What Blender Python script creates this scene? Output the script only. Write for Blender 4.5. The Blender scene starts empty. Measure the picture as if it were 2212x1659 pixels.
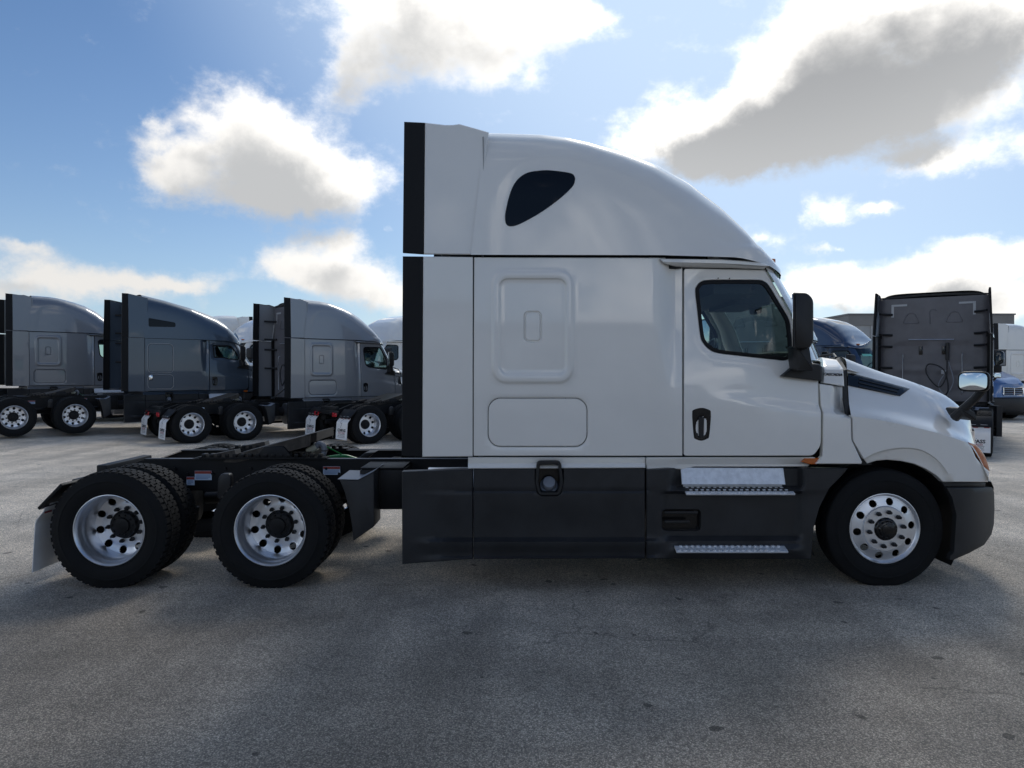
import bpy, bmesh, math, random
import numpy as np
from mathutils import Vector, Matrix
from mathutils.bvhtree import BVHTree
from mathutils.geometry import delaunay_2d_cdt

random.seed(4)
R = math.radians
SC = bpy.context.scene
COL = SC.collection

# ------------------------------------------------------------------ camera, sky, sun, exposure
F, CX, CY, HZ = 1560.0, 1106.0, 829.5, 806.0      # focal length, centre and horizon in photo units (2212 wide)
CAM_D, CAM_H = 6.03, 1.81                         # metres from the truck's near side, eye height
PITCH = math.atan((CY - HZ) / F)
cam_d = bpy.data.cameras.new('camera')
cam_d.lens = 36 * F / 2212
cam_d.clip_start, cam_d.clip_end = 0.05, 3000
cam = bpy.data.objects.new('camera', cam_d)
COL.objects.link(cam)
cam.location = (0, -CAM_D, CAM_H)
cam.rotation_euler = (math.pi / 2 - PITCH, 0, 0)
SC.camera = cam

SUN_AZ, SUN_EL = R(20), R(44)
SUN_STRENGTH, SUN_ANGLE = .52, R(13)
SKY_STRENGTH = 0.047
EXPOSURE = 0.90

SC.view_settings.view_transform = 'Standard'
SC.view_settings.look = 'None'
SC.view_settings.exposure = EXPOSURE
SC.view_settings.gamma = 1
SC.view_settings.use_curve_mapping = False
SC.cycles.max_bounces = 5
SC.cycles.diffuse_bounces = 3
SC.cycles.glossy_bounces = 3
SC.cycles.transparent_max_bounces = 10

sun_d = bpy.data.lights.new('sun', 'SUN')
sun_d.energy, sun_d.angle, sun_d.color = SUN_STRENGTH, SUN_ANGLE, (1, .95, .87)
sun = bpy.data.objects.new('sun', sun_d)
COL.objects.link(sun)
SUN_DIR = Vector((math.sin(SUN_AZ) * math.cos(SUN_EL), math.cos(SUN_AZ) * math.cos(SUN_EL), math.sin(SUN_EL)))
sun.rotation_euler = SUN_DIR.to_track_quat('Z', 'Y').to_euler()
sun.location = (0, 0, 30)


def ray(px, py):
    """world direction of a photo point, with forward (y) component 1 after scaling"""
    a, b = (px - CX) / F, (CY - py) / F
    c, s = math.cos(PITCH), math.sin(PITCH)
    return a, c + s * b, -s + c * b


def V(px, py, y=0.0):
    a, fy, uz = ray(px, py)
    t = (y + CAM_D) / fy
    return (a * t, y, CAM_H + uz * t)


def proj(x, y, z):
    c, s = math.cos(PITCH), math.sin(PITCH)
    Y, Z = y + CAM_D, z - CAM_H
    fwd, up = c * Y - s * Z, s * Y + c * Z
    return CX + F * x / fwd, CY - F * up / fwd


class G:
    """tiny helper for node graphs"""
    def __init__(self, tree):
        self.t = tree
        self.n = tree.nodes
        self.l = tree.links

    def new(self, typ, ins=None, **props):
        nd = self.n.new(typ)
        for k, v in props.items():
            setattr(nd, k, v)
        for k, v in (ins or {}).items():
            self.put(nd.inputs[k], v)
        return nd

    def put(self, sock, v):
        if isinstance(v, bpy.types.NodeSocket):
            self.l.new(v, sock)
        else:
            sock.default_value = v

    def math(self, op, a, b=0.0, c=0.0, clamp=False):
        return self.new('ShaderNodeMath', {0: a, 1: b, 2: c}, operation=op, use_clamp=clamp).outputs[0]

    def vec(self, op, a, b=(0, 0, 0)):
        nd = self.new('ShaderNodeVectorMath', {0: a, 1: b}, operation=op)
        return nd.outputs['Value'] if op in ('DOT_PRODUCT', 'LENGTH', 'DISTANCE') else nd.outputs[0]

    def step(self, v, lo, hi, a=0.0, b=1.0):
        return self.new('ShaderNodeMapRange', {0: v, 1: lo, 2: hi, 3: a, 4: b}, interpolation_type='SMOOTHSTEP').outputs[0]

    def mix(self, f, a, b, typ='RGBA'):
        nd = self.new('ShaderNodeMix', data_type=typ)
        i = {'RGBA': (0, 6, 7, 2), 'FLOAT': (0, 2, 3, 0)}[typ]
        self.put(nd.inputs[i[0]], f)
        self.put(nd.inputs[i[1]], a)
        self.put(nd.inputs[i[2]], b)
        return nd.outputs[i[3]]

    def noise(self, v, scale, detail=4, rough=.5, dim='3D', out=0):
        return self.new('ShaderNodeTexNoise', {'Vector': v, 'Scale': scale, 'Detail': detail, 'Roughness': rough}, noise_dimensions=dim).outputs[out]


# ---- sky: clear-air sky with cumulus clouds, all round
BLOBS = [  # photo x, y, half width, half height, weight
    (560, 370, 170, 80, 1.0), (525, 250, 75, 80, 1.0), (745, 392, 85, 34, .75), (385, 362, 70, 48, .9), (610, 435, 130, 36, .8), (640, 330, 80, 60, .7),
    (318, 262, 26, 18, .62), (420, 245, 60, 14, .35),
    (840, 70, 130, 90, .85), (765, 160, 50, 65, .75), (1010, 95, 150, 60, .55), (1150, 60, 110, 50, .62), (1265, 12, 80, 32, .75), (1085, 150, 90, 32, .5), (960, -30, 240, 60, .8),
    (1390, 300, 60, 28, .7), (1490, 300, 105, 50, 1.2), (1600, 265, 130, 66, 1.4), (1740, 235, 150, 72, 1.6), (1880, 225, 140, 54, 1.5), (2005, 240, 80, 32, 1.1),
    (1660, 330, 120, 34, .8), (1545, 365, 130, 22, .6), (1760, 120, 130, 55, .62), (1880, 50, 150, 55, .75), (1940, -40, 230, 60, .9), (2070, 75, 140, 66, 1.25), (2190, 20, 90, 80, .9),
    (2080, 320, 150, 40, .62), (2150, 190, 110, 60, .7), (1960, 330, 120, 26, .55),
    (40, 535, 80, 22, .85), (190, 597, 220, 36, .95), (40, 622, 150, 34, .9), (370, 612, 90, 16, .7),
    (725, 535, 75, 24, .95), (680, 575, 110, 26, .9), (630, 605, 85, 20, .8), (770, 620, 120, 34, .8), (850, 650, 90, 40, .8), (855, 505, 16, 14, .5),
    (1765, 452, 40, 34, .95), (1885, 438, 42, 13, .9), (1780, 543, 18, 10, .7), (2030, 585, 190, 46, 1.0), (2120, 540, 130, 36, .9), (1800, 615, 120, 26, .85), (2150, 640, 200, 36, .9), (1930, 640, 240, 30, .9), (1660, 520, 30, 12, .5),
]


def density_group():
    g = bpy.data.node_groups.new('cloud_density', 'ShaderNodeTree')
    g.interface.new_socket('Direction', in_out='INPUT', socket_type='NodeSocketVector')
    g.interface.new_socket('Density', in_out='OUTPUT', socket_type='NodeSocketFloat')
    g.interface.new_socket('Smooth', in_out='OUTPUT', socket_type='NodeSocketFloat')
    n = G(g)
    gi = g.nodes.new('NodeGroupInput')
    go = g.nodes.new('NodeGroupOutput')
    d = gi.outputs[0]
    sep = n.new('ShaderNodeSeparateXYZ', {0: d})
    az = n.math('ARCTAN2', sep.outputs[0], sep.outputs[1])
    el = n.math('ARCSINE', sep.outputs[2])
    v = n.new('ShaderNodeCombineXYZ', {0: az, 1: el, 2: 0.0}).outputs[0]
    warp = n.vec('SUBTRACT', n.noise(d, 9.0, 7, .62, out=1), (.5, .5, .5))
    warp = n.vec('MULTIPLY', warp, (.13, .085, 0))
    v = n.vec('ADD', v, warp)
    tot = None
    for px, py, rx, ry, w in BLOBS:
        a, fy, uz = ray(px, py)
        dv = Vector((a, fy, uz)).normalized()
        A, E = math.atan2(dv.x, dv.y), math.asin(dv.z)
        k = math.cos(A)
        ra, re = rx / F * k * k, ry / F * k
        q = n.vec('MULTIPLY', n.vec('SUBTRACT', v, (A, E, 0)), (1 / ra, 1 / re, 0))
        e = n.math('EXPONENT', n.math('MULTIPLY', n.vec('DOT_PRODUCT', q, q), -.8))
        tot = n.math('MULTIPLY', e, w * .88) if tot is None else n.math('MULTIPLY_ADD', e, w * .88, tot)
    # elsewhere in the sky: the same kind of scattered cumulus
    far = n.step(n.math('ABSOLUTE', az), .72, .95)
    high = n.step(el, .50, .62)
    out = n.math('MAXIMUM', far, high)
    stretch = n.vec('MULTIPLY', d, (1, 1, 2.1))
    gen = n.step(n.noise(stretch, 2.6, 3, .5), .49, .72, 0.0, 1.05)
    tot = n.math('MULTIPLY_ADD', gen, out, tot)
    fine = n.noise(n.vec('MULTIPLY', d, (1, 1, 1.5)), 13.0, 9, .63)
    dens = n.math('ADD', tot, n.math('MULTIPLY', n.math('SUBTRACT', fine, .5), 1.75))
    n.put(go.inputs[0], dens)
    soft = n.math('SUBTRACT', n.noise(d, 8.0, 4, .55), .5)
    n.put(go.inputs[1], n.math('MULTIPLY_ADD', soft, .9, tot))
    return g


world = bpy.data.worlds.new('World')
SC.world = world
world.cycles.sampling_method = 'MANUAL'
world.cycles.sample_map_resolution = 512
world.use_nodes = True
wt = world.node_tree
wt.nodes.clear()
w = G(wt)
sky = w.new('ShaderNodeTexSky', sky_type='NISHITA', sun_disc=False, sun_elevation=SUN_EL, sun_rotation=SUN_AZ,
            altitude=200, air_density=1.0, dust_density=.25, ozone_density=4.0)
base = w.vec('SCALE', sky.outputs[0])
base.node.inputs[3].default_value = SKY_STRENGTH
base = w.vec('MULTIPLY', base, (.78, .97, 1.10))     # the deep clean blue of that day
DENS = density_group()
dirn = w.new('ShaderNodeTexCoord').outputs['Generated']
dirn = w.vec('NORMALIZE', dirn)
d0 = w.new('ShaderNodeGroup', {0: dirn}, node_tree=DENS).outputs[0]
toward = w.vec('NORMALIZE', w.vec('ADD', dirn, (.010, 0, .045)))
d1 = w.new('ShaderNodeGroup', {0: toward}, node_tree=DENS).outputs[1]
mask = w.step(d0, .14, 1.05)
el_s = w.new('ShaderNodeSeparateXYZ', {0: dirn}).outputs[2]
cosang = w.vec('DOT_PRODUCT', dirn, tuple(SUN_DIR))
near = w.step(cosang, .855, .935)                    # how close to the sun
wide = w.step(cosang, .55, .95)
thick = w.math('ADD', w.math('MULTIPLY', d0, .25), w.math('MULTIPLY', d1, .75))
lit = w.mix(wide, (.455, .445, .43, 1), (.93, .90, .85, 1))
front = w.step(cosang, .25, -.55)                    # front-lit clouds opposite the sun, out of view, brightened as fill for the truck
lit = w.mix(front, lit, (1.45, 1.43, 1.40, 1))
dark = w.mix(front, (.30, .305, .31, 1), (.70, .71, .73, 1))
dark = w.mix(near, dark, (.215, .220, .228, 1))
shade = w.step(thick, w.mix(near, .35, .50, 'FLOAT'), w.mix(near, 1.35, 1.5, 'FLOAT'))
cloud = w.mix(shade, lit, dark)
haze_f = w.math('MULTIPLY', w.math('EXPONENT', w.math('MULTIPLY', w.math('MAXIMUM', el_s, 0.0), -7.0)), .68)
haze_c = w.mix(wide, (.36, .405, .45, 1), (.68, .68, .65, 1))
veil = w.math('MULTIPLY', w.step(cosang, .70, .96), .85)   # bright thin air round the sun
base = w.mix(veil, base, (.36, .455, .58, 1))
base = w.mix(haze_f, base, haze_c)
mask = w.math('MULTIPLY', mask, w.step(el_s, -.02, .02))
col = w.mix(mask, base, cloud)
bg = w.new('ShaderNodeBackground', {0: col, 1: 1.0})
w.l.new(bg.outputs[0], w.new('ShaderNodeOutputWorld').inputs[0])


# ------------------------------------------------------------------ materials
def mat(name, base, rough=.5, metal=0.0, coat=0.0, coat_rough=.03, spec=.5, vary=0.0, vscale=6.0, bump=0.0, bscale=60.0, emit=None):
    m = bpy.data.materials.new(name)
    m.use_nodes = True
    g = G(m.node_tree)
    b = g.n['Principled BSDF']
    b.inputs['Base Color'].default_value = (*base, 1)
    b.inputs['Roughness'].default_value = rough
    b.inputs['Metallic'].default_value = metal
    b.inputs['Coat Weight'].default_value = coat
    b.inputs['Coat Roughness'].default_value = coat_rough
    b.inputs['Specular IOR Level'].default_value = spec
    co = g.new('ShaderNodeTexCoord').outputs['Object']
    if vary:
        nz = g.noise(co, vscale, 6, .6)
        lo, hi = [tuple(c * k for c in base) + (1,) for k in (1 - vary, 1 + vary)]
        g.put(b.inputs['Base Color'], g.mix(g.step(nz, .3, .7), lo, hi))
        g.put(b.inputs['Roughness'], g.mix(nz, max(.02, rough - .12), min(1, rough + .12), 'FLOAT'))
    if bump:
        bn = g.new('ShaderNodeBump', {'Strength': bump, 'Distance': .002, 'Height': g.noise(co, bscale, 5, .6)})
        g.put(b.inputs['Normal'], bn.outputs[0])
    return m


def glass_mat(name, tint, refl=.9, tint_amt=1.0):
    m = bpy.data.materials.new(name)
    m.use_nodes = True
    g = G(m.node_tree)
    g.n.remove(g.n['Principled BSDF'])
    tr = g.new('ShaderNodeBsdfTransparent', {0: (*tint, 1)})
    gl = g.new('ShaderNodeBsdfGlossy', {0: (.95, .97, 1, 1), 1: .01})
    ge = g.new('ShaderNodeNewGeometry')
    c = g.math('ABSOLUTE', g.vec('DOT_PRODUCT', ge.outputs['Normal'], ge.outputs['Incoming']))
    f = g.math('MULTIPLY_ADD', g.math('POWER', g.math('SUBTRACT', 1.0, c), 5.0), .90 * refl, .075 * refl, clamp=True)
    mx = g.new('ShaderNodeMixShader', {0: f, 1: tr.outputs[0], 2: gl.outputs[0]})
    g.l.new(mx.outputs[0], g.n['Material Output'].inputs[0])
    return m


def paint(name, base, metal=0.0, rough=.32, coat_rough=.025):
    return mat(name, base, rough=rough, metal=metal, coat=1.0, coat_rough=coat_rough, vary=.02, vscale=1.7, bump=.2, bscale=1.6)


M = dict(
    white=paint('white_paint', (.87, .845, .80), coat_rough=.05),
    grey=paint('grey_paint', (.20, .215, .24), .3, .35),
    pale_grey=paint('pale_grey_paint', (.27, .285, .31), .3, .35),
    slate=paint('slate_blue_paint', (.055, .080, .115), .3, .35),
    navy=paint('navy_paint', (.030, .055, .11), .3),
    blue=paint('blue_paint', (.07, .15, .34), .2),
    charcoal=mat('charcoal_plastic', (.023, .0235, .0255), rough=.46, spec=.4, vary=.18, vscale=4, bump=.25, bscale=350),
    rubber=mat('black_rubber', (.006, .0065, .008), rough=.62, spec=.3, vary=.2, vscale=3),
    tyre=mat('tyre_rubber', (.0055, .006, .007), rough=.78, spec=.3, vary=.35, vscale=7, bump=.3, bscale=120),
    black=mat('black_frame_paint', (.007, .0075, .009), rough=.5, spec=.3, vary=.3, vscale=5),
    plastic=mat('black_plastic', (.011, .011, .012), rough=.5, bump=.3, bscale=400),
    trim=mat('gloss_black_trim', (.006, .006, .007), rough=.2),
    alu=mat('polished_aluminium', (.80, .82, .86), rough=.38, metal=1.0, bump=.03, bscale=220),
    chrome=mat('chrome', (.85, .86, .88), rough=.08, metal=1.0),
    dark_chrome=mat('dark_chrome', (.22, .24, .26), rough=.15, metal=1.0),
    steel=mat('greasy_steel', (.055, .048, .042), rough=.5, metal=.4, vary=.45, vscale=9, bump=.5, bscale=40),
    tread=mat('step_aluminium', (.80, .82, .85), rough=.5, metal=.55, vary=.1, vscale=20),
    flap=mat('white_flap_rubber', (.80, .80, .80), rough=.5, vary=.06, vscale=5),
    ink=mat('black_ink', (.02, .02, .025), rough=.6),
    redink=mat('red_ink', (.35, .05, .07), rough=.6),
    red=mat('red_lens', (.45, .02, .03), rough=.15),
    redtape=mat('red_reflective_tape', (.22, .02, .03), rough=.3),
    silver=mat('silver_reflective_tape', (.42, .43, .45), rough=.3),
    amber=mat('amber_lens', (.55, .13, .02), rough=.12, coat=1.0),
    label=mat('white_label', (.55, .66, .80), rough=.4),
    labelink=mat('blue_label_ink', (.10, .20, .38), rough=.5),
    labelred=mat('red_label_ink', (.30, .05, .035), rough=.5),
    hose_green=mat('green_air_hose', (.02, .26, .07), rough=.35),
    hose_grey=mat('grey_cable', (.22, .24, .28), rough=.5),
    cream=mat('cream_plug', (.55, .55, .45), rough=.5),
    cabin=mat('dark_cabin_lining', (.030, .030, .032), rough=.8),
    cabin_light=mat('grey_cabin_trim', (.16, .16, .16), rough=.7),
    wall_grey=mat('grey_back_wall_paint', (.125, .122, .135), rough=.42, vary=.12, vscale=3),
    mirror=mat('mirror_glass', (.72, .74, .76), rough=.02, metal=1.0),
    sticker=mat('green_sticker', (.20, .62, .50), rough=.5),
    yellow=mat('yellow_tag', (.55, .48, .10), rough=.6),
    pale_wall=mat('pale_metal_cladding', (.52, .52, .51), rough=.55, vary=.08, vscale=.6),
    metal_wall=mat('grey_metal_cladding', (.36, .37, .38), rough=.5, vary=.1, vscale=.6),
    dark_wall=mat('dark_cladding', (.20, .195, .19), rough=.6, vary=.15, vscale=.5),
    glass=glass_mat('cab_glass', (.70, .82, .78), .7),
    shield=glass_mat('windshield_glass', (.62, .80, .76)),
    dark_glass=mat('tinted_glass', (.004, .004, .006), rough=.04, spec=.3),
)

# ------------------------------------------------------------------ mesh helpers (truck space: near side y=0, centre line y=1.25)
YC = 1.25


class MB:
    def __init__(self):
        self.v, self.f = [], []

    def add(self, vs, fs):
        o = len(self.v)
        self.v += [tuple(p) for p in vs]
        self.f += [tuple(i + o for i in q) for q in fs]
        return self

    def box(self, x0, x1, y0, y1, z0, z1, bev=0.0, rot=None, piv=None, tf=None):
        bm = bmesh.new()
        bmesh.ops.create_cube(bm, size=1)
        for q in bm.verts:
            q.co = Vector(((x0 + x1) / 2 + q.co.x * (x1 - x0), (y0 + y1) / 2 + q.co.y * (y1 - y0), (z0 + z1) / 2 + q.co.z * (z1 - z0)))
        if bev:
            bmesh.ops.bevel(bm, geom=list(bm.edges), offset=bev, segments=2, affect='EDGES', profile=.5)
        self.bm(bm, tf)
        return self

    def bm(self, bm, tf=None):
        bm.verts.index_update()
        vs = [tuple((tf @ q.co) if tf else q.co) for q in bm.verts]
        self.add(vs, [[q.index for q in f.verts] for f in bm.faces])
        bm.free()

    def tube(self, pts, r, n=10, cap=True):
        pts = [Vector(p) for p in pts]
        rings = []
        up = Vector((0, 0, 1))
        for i, p in enumerate(pts):
            t = (pts[min(i + 1, len(pts) - 1)] - pts[max(i - 1, 0)]).normalized()
            a = t.cross(up)
            if a.length < 1e-3:
                a = t.cross(Vector((1, 0, 0)))
            a.normalize()
            b = a.cross(t).normalized()
            rr = r[i] if isinstance(r, (list, tuple)) else r
            rings.append([p + (a * math.cos(k * 2 * math.pi / n) + b * math.sin(k * 2 * math.pi / n)) * rr for k in range(n)])
        vs = [q for ring in rings for q in ring]
        fs = []
        for i in range(len(pts) - 1):
            for k in range(n):
                fs.append((i * n + k, i * n + (k + 1) % n, (i + 1) * n + (k + 1) % n, (i + 1) * n + k))
        if cap:
            fs.append(tuple(range(n))[::-1])
            fs.append(tuple((len(pts) - 1) * n + k for k in range(n)))
        return self.add(vs, fs)

    def lathe(self, prof, n=48, c=(0, 0, 0), a0=0.0, a1=2 * math.pi):
        """profile of (r, y) turned about an axis along y through c"""
        full = abs(a1 - a0 - 2 * math.pi) < 1e-6
        m = n if full else n + 1
        vs = []
        for k in range(m):
            a = a0 + (a1 - a0) * k / n
            for r_, y_ in prof:
                vs.append((c[0] + r_ * math.cos(a), c[1] + y_, c[2] + r_ * math.sin(a)))
        p = len(prof)
        fs = []
        for k in range(n):
            k2 = (k + 1) % m
            for i in range(p - 1):
                fs.append((k * p + i, k2 * p + i, k2 * p + i + 1, k * p + i + 1))
        return self.add(vs, fs)

    def prism(self, pts, y0, y1, bev=0.0):
        """polygon of (x, z) extruded along y"""
        bm = bmesh.new()
        a = [bm.verts.new((x, y0, z)) for x, z in pts]
        f = bm.faces.new(a)
        r = bmesh.ops.extrude_face_region(bm, geom=[f])
        for q in r['geom']:
            if isinstance(q, bmesh.types.BMVert):
                q.co.y = y1
        bmesh.ops.recalc_face_normals(bm, faces=bm.faces)
        if bev:
            es = [e for e in bm.edges if len(e.link_faces) == 2 and e.calc_face_angle(0) > .5]
            bmesh.ops.bevel(bm, geom=es, offset=bev, segments=2, affect='EDGES', profile=.5)
        self.bm(bm)
        return self

    def mirrored(self):
        m = MB()
        m.v = [(x, 2 * YC - y, z) for x, y, z in self.v]
        m.f = [q[::-1] for q in self.f]
        return m

    def make(self, name, material, parent=None, smooth=True, off=(0, YC, 0), angle=35):
        me = bpy.data.meshes.new(name)
        me.from_pydata([(x - off[0], y - off[1], z - off[2]) for x, y, z in self.v], [], self.f)
        me.validate()
        me.materials.append(material)
        if smooth:
            me.shade_smooth()
            if angle:
                me.set_sharp_from_angle(angle=R(angle))
        ob = bpy.data.objects.new(name, me)
        COL.objects.link(ob)
        ob.parent = parent
        return ob


def thing(name, label, cat, loc=(0, 0, 0), rz=0.0, group=None):
    o = bpy.data.objects.new(name, None)
    o.empty_display_size = .3
    COL.objects.link(o)
    o.location, o.rotation_euler = loc, (0, 0, rz)
    o['label'], o['category'] = label, cat
    if group:
        o['group'] = group
    return o


def part(name, mb, material, parent, both=False, **k):
    o = mb.make(name, material, parent, **k)
    if both:
        p2 = MIRROR.get(parent, parent)
        o2 = mb.mirrored().make(name, material, p2, **k)
        MIRROR[o] = o2
    return o


MIRROR = {}


# ---- 2D curves in photo units
def catmull(pts, closed=False, n=6):
    pts = [np.array(p, float) for p in pts]
    m = len(pts)
    out = []
    rng = range(m if closed else m - 1)
    for i in rng:
        p0 = pts[(i - 1) % m] if closed or i > 0 else pts[i] * 2 - pts[i + 1]
        p1, p2 = pts[i], pts[(i + 1) % m]
        p3 = pts[(i + 2) % m] if closed or i + 2 < m else p2 * 2 - p1
        for k in range(n):
            t = k / n
            out.append(tuple(.5 * (2 * p1 + (p2 - p0) * t + (2 * p0 - 5 * p1 + 4 * p2 - p3) * t * t + (3 * p1 - p0 - 3 * p2 + p3) * t ** 3)))
    if not closed:
        out.append(tuple(pts[-1]))
    return out


def rr(x0, y0, x1, y1, r, n=6):
    out = []
    for cx, cy, a in ((x1 - r, y0 + r, -90), (x1 - r, y1 - r, 0), (x0 + r, y1 - r, 90), (x0 + r, y0 + r, 180)):
        for k in range(n + 1):
            t = R(a + 90 * k / n)
            out.append((cx + r * math.cos(t), cy + r * math.sin(t)))
    return out


def round_poly(pts, r, n=4):
    out = []
    m = len(pts)
    for i in range(m):
        p = np.array(pts[i], float)
        rad = r[i] if isinstance(r, (list, tuple)) else r
        if rad <= 0:
            out.append(tuple(p))
            continue
        a, b = np.array(pts[i - 1], float) - p, np.array(pts[(i + 1) % m], float) - p
        la, lb = np.linalg.norm(a), np.linalg.norm(b)
        k = min(rad, la * .45, lb * .45)
        s, e = p + a / la * k, p + b / lb * k
        for j in range(n + 1):
            t = j / n
            out.append(tuple((1 - t) ** 2 * s + 2 * t * (1 - t) * p + t * t * e))
    return out


def dens(loop, d):
    out = []
    m = len(loop)
    for i in range(m):
        a, b = np.array(loop[i], float), np.array(loop[(i + 1) % m], float)
        k = max(1, int(np.linalg.norm(b - a) / d))
        for j in range(k):
            out.append(tuple(a + (b - a) * j / k))
    return out


def area(loop):
    a = np.array(loop)
    x, y = a[:, 0], a[:, 1]
    return .5 * np.sum(x * np.roll(y, -1) - np.roll(x, -1) * y)


def inset(loop, d):
    a = np.array(loop, float)
    s = 1 if area(loop) > 0 else -1
    e = np.roll(a, -1, 0) - a
    l = np.linalg.norm(e, axis=1, keepdims=True)
    e = e / np.maximum(l, 1e-9)
    nrm = np.stack([-e[:, 1], e[:, 0]], 1) * s
    pn = nrm + np.roll(nrm, 1, 0)
    pl = np.linalg.norm(pn, axis=1, keepdims=True)
    pn = pn / np.maximum(pl, 1e-6)
    cosv = np.clip((pn * nrm).sum(1, keepdims=True), .5, 1)
    return [tuple(p) for p in a + pn * d / cosv]


def inside(P, loop):
    P = np.asarray(P, float)
    a = np.asarray(loop, float)
    b = np.roll(a, -1, 0)
    x, y = P[:, 0:1], P[:, 1:2]
    c = (a[:, 1] > y) != (b[:, 1] > y)
    xi = (b[:, 0] - a[:, 0]) * (y - a[:, 1]) / np.where(b[:, 1] == a[:, 1], 1e-12, b[:, 1] - a[:, 1]) + a[:, 0]
    return (np.sum(c & (x < xi), axis=1) % 2) == 1


def segdist(P, loop, closed=True):
    P = np.asarray(P, float)
    a = np.asarray(loop, float)
    b = np.roll(a, -1, 0)
    if not closed:
        a, b = a[:-1], b[:-1]
    best = np.full(len(P), 1e9)
    for p, q in zip(a, b):
        d = q - p
        t = np.clip(((P - p) @ d) / max(d @ d, 1e-12), 0, 1)
        best = np.minimum(best, np.linalg.norm(P - (p + t[:, None] * d), axis=1))
    return best


def sstep(a, b, v):
    t = np.clip((np.asarray(v, float) - a) / (b - a), 0, 1)
    return t * t * (3 - 2 * t)


def sdf_rr(P, x0, y0, x1, y1, r):
    P = np.asarray(P, float)
    q = np.abs(P - np.array([(x0 + x1) / 2, (y0 + y1) / 2])) - np.array([(x1 - x0) / 2 - r, (y1 - y0) / 2 - r])
    return np.linalg.norm(np.maximum(q, 0), axis=1) + np.minimum(np.max(q, axis=1), 0) - r


def panel(outer, f, grid=14, holes=(), loops=(), rim=.03, edge=1.5, soft=.007):
    """sheet-metal panel traced in photo units; f(P)->depth y in metres for points P; folded-in rim all round"""
    outer = dens(outer, grid)
    holes = [dens(h, grid * .7) for h in holes]
    cons = [outer] + holes
    inner = [inset(outer, edge)] if edge else []
    inner += [inset(h, -edge) for h in holes] if edge else []
    inner += [dens(l, grid * .6) for l in loops]
    pts, edges = [], []
    for k, lp in enumerate(cons + inner):
        o = len(pts)
        pts += lp
        edges += [(o + i, o + (i + 1) % len(lp)) for i in range(len(lp))]
    nb = sum(len(c) for c in cons)
    a = np.array(outer)
    gx = np.arange(a[:, 0].min() + grid / 2, a[:, 0].max(), grid)
    gy = np.arange(a[:, 1].min() + grid / 2, a[:, 1].max(), grid)
    if len(gx) and len(gy):
        Q = np.stack(np.meshgrid(gx, gy), -1).reshape(-1, 2)
        ok = inside(Q, outer)
        for h in holes:
            ok &= ~inside(Q, h)
        Q = Q[ok]
        if len(Q):
            ok = np.ones(len(Q), bool)
            for lp in cons + inner:
                ok &= segdist(Q, lp) > grid * .33
            pts = pts + [tuple(q) for q in Q[ok]]
    r = delaunay_2d_cdt([Vector(p) for p in pts], edges, [], 0, 1e-5)
    co = np.array([(p.x, p.y) for p in r[0]])
    tri = np.array([list(t) for t in r[2]])
    cen = co[tri].mean(1)
    ok = inside(cen, outer)
    for h in holes:
        ok &= ~inside(cen, h)
    tri = tri[ok]
    y = np.asarray(f(co), float) * np.ones(len(co))
    if edge:
        bd = segdist(co, outer)
        for h in holes:
            bd = np.minimum(bd, segdist(co, h))
        y = y + soft * (bd < 1e-3)
    mb = MB()
    mb.v = [V(p[0], p[1], yy) for p, yy in zip(co, y)]
    cnt = {}
    for t in tri:
        p0, p1, p2 = co[t]
        if (p1[0] - p0[0]) * (p2[1] - p0[1]) - (p1[1] - p0[1]) * (p2[0] - p0[0]) < 0:
            t = t[::-1]
        t = tuple(int(i) for i in t)[::-1]
        mb.f.append(t)
        for i in range(3):
            e = (t[i], t[(i + 1) % 3])
            cnt[e] = cnt.get(e, 0) + 1
    if rim:
        for (i, j) in [e for e in cnt if (e[1], e[0]) not in cnt]:
            o = len(mb.v)
            A, B = mb.v[i], mb.v[j]
            mb.v += [A, B, (B[0], B[1] + rim, B[2]), (A[0], A[1] + rim, A[2])]
            mb.f.append((o + 1, o, o + 3, o + 2))
    return mb


def ring(outer, inner, f, rim=.012):
    """flat frame between two loops"""
    return panel(outer, f, grid=10, holes=[inner], rim=rim, edge=.8, soft=.003)


def flat(y):
    return lambda P: np.full(len(P), y)


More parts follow.
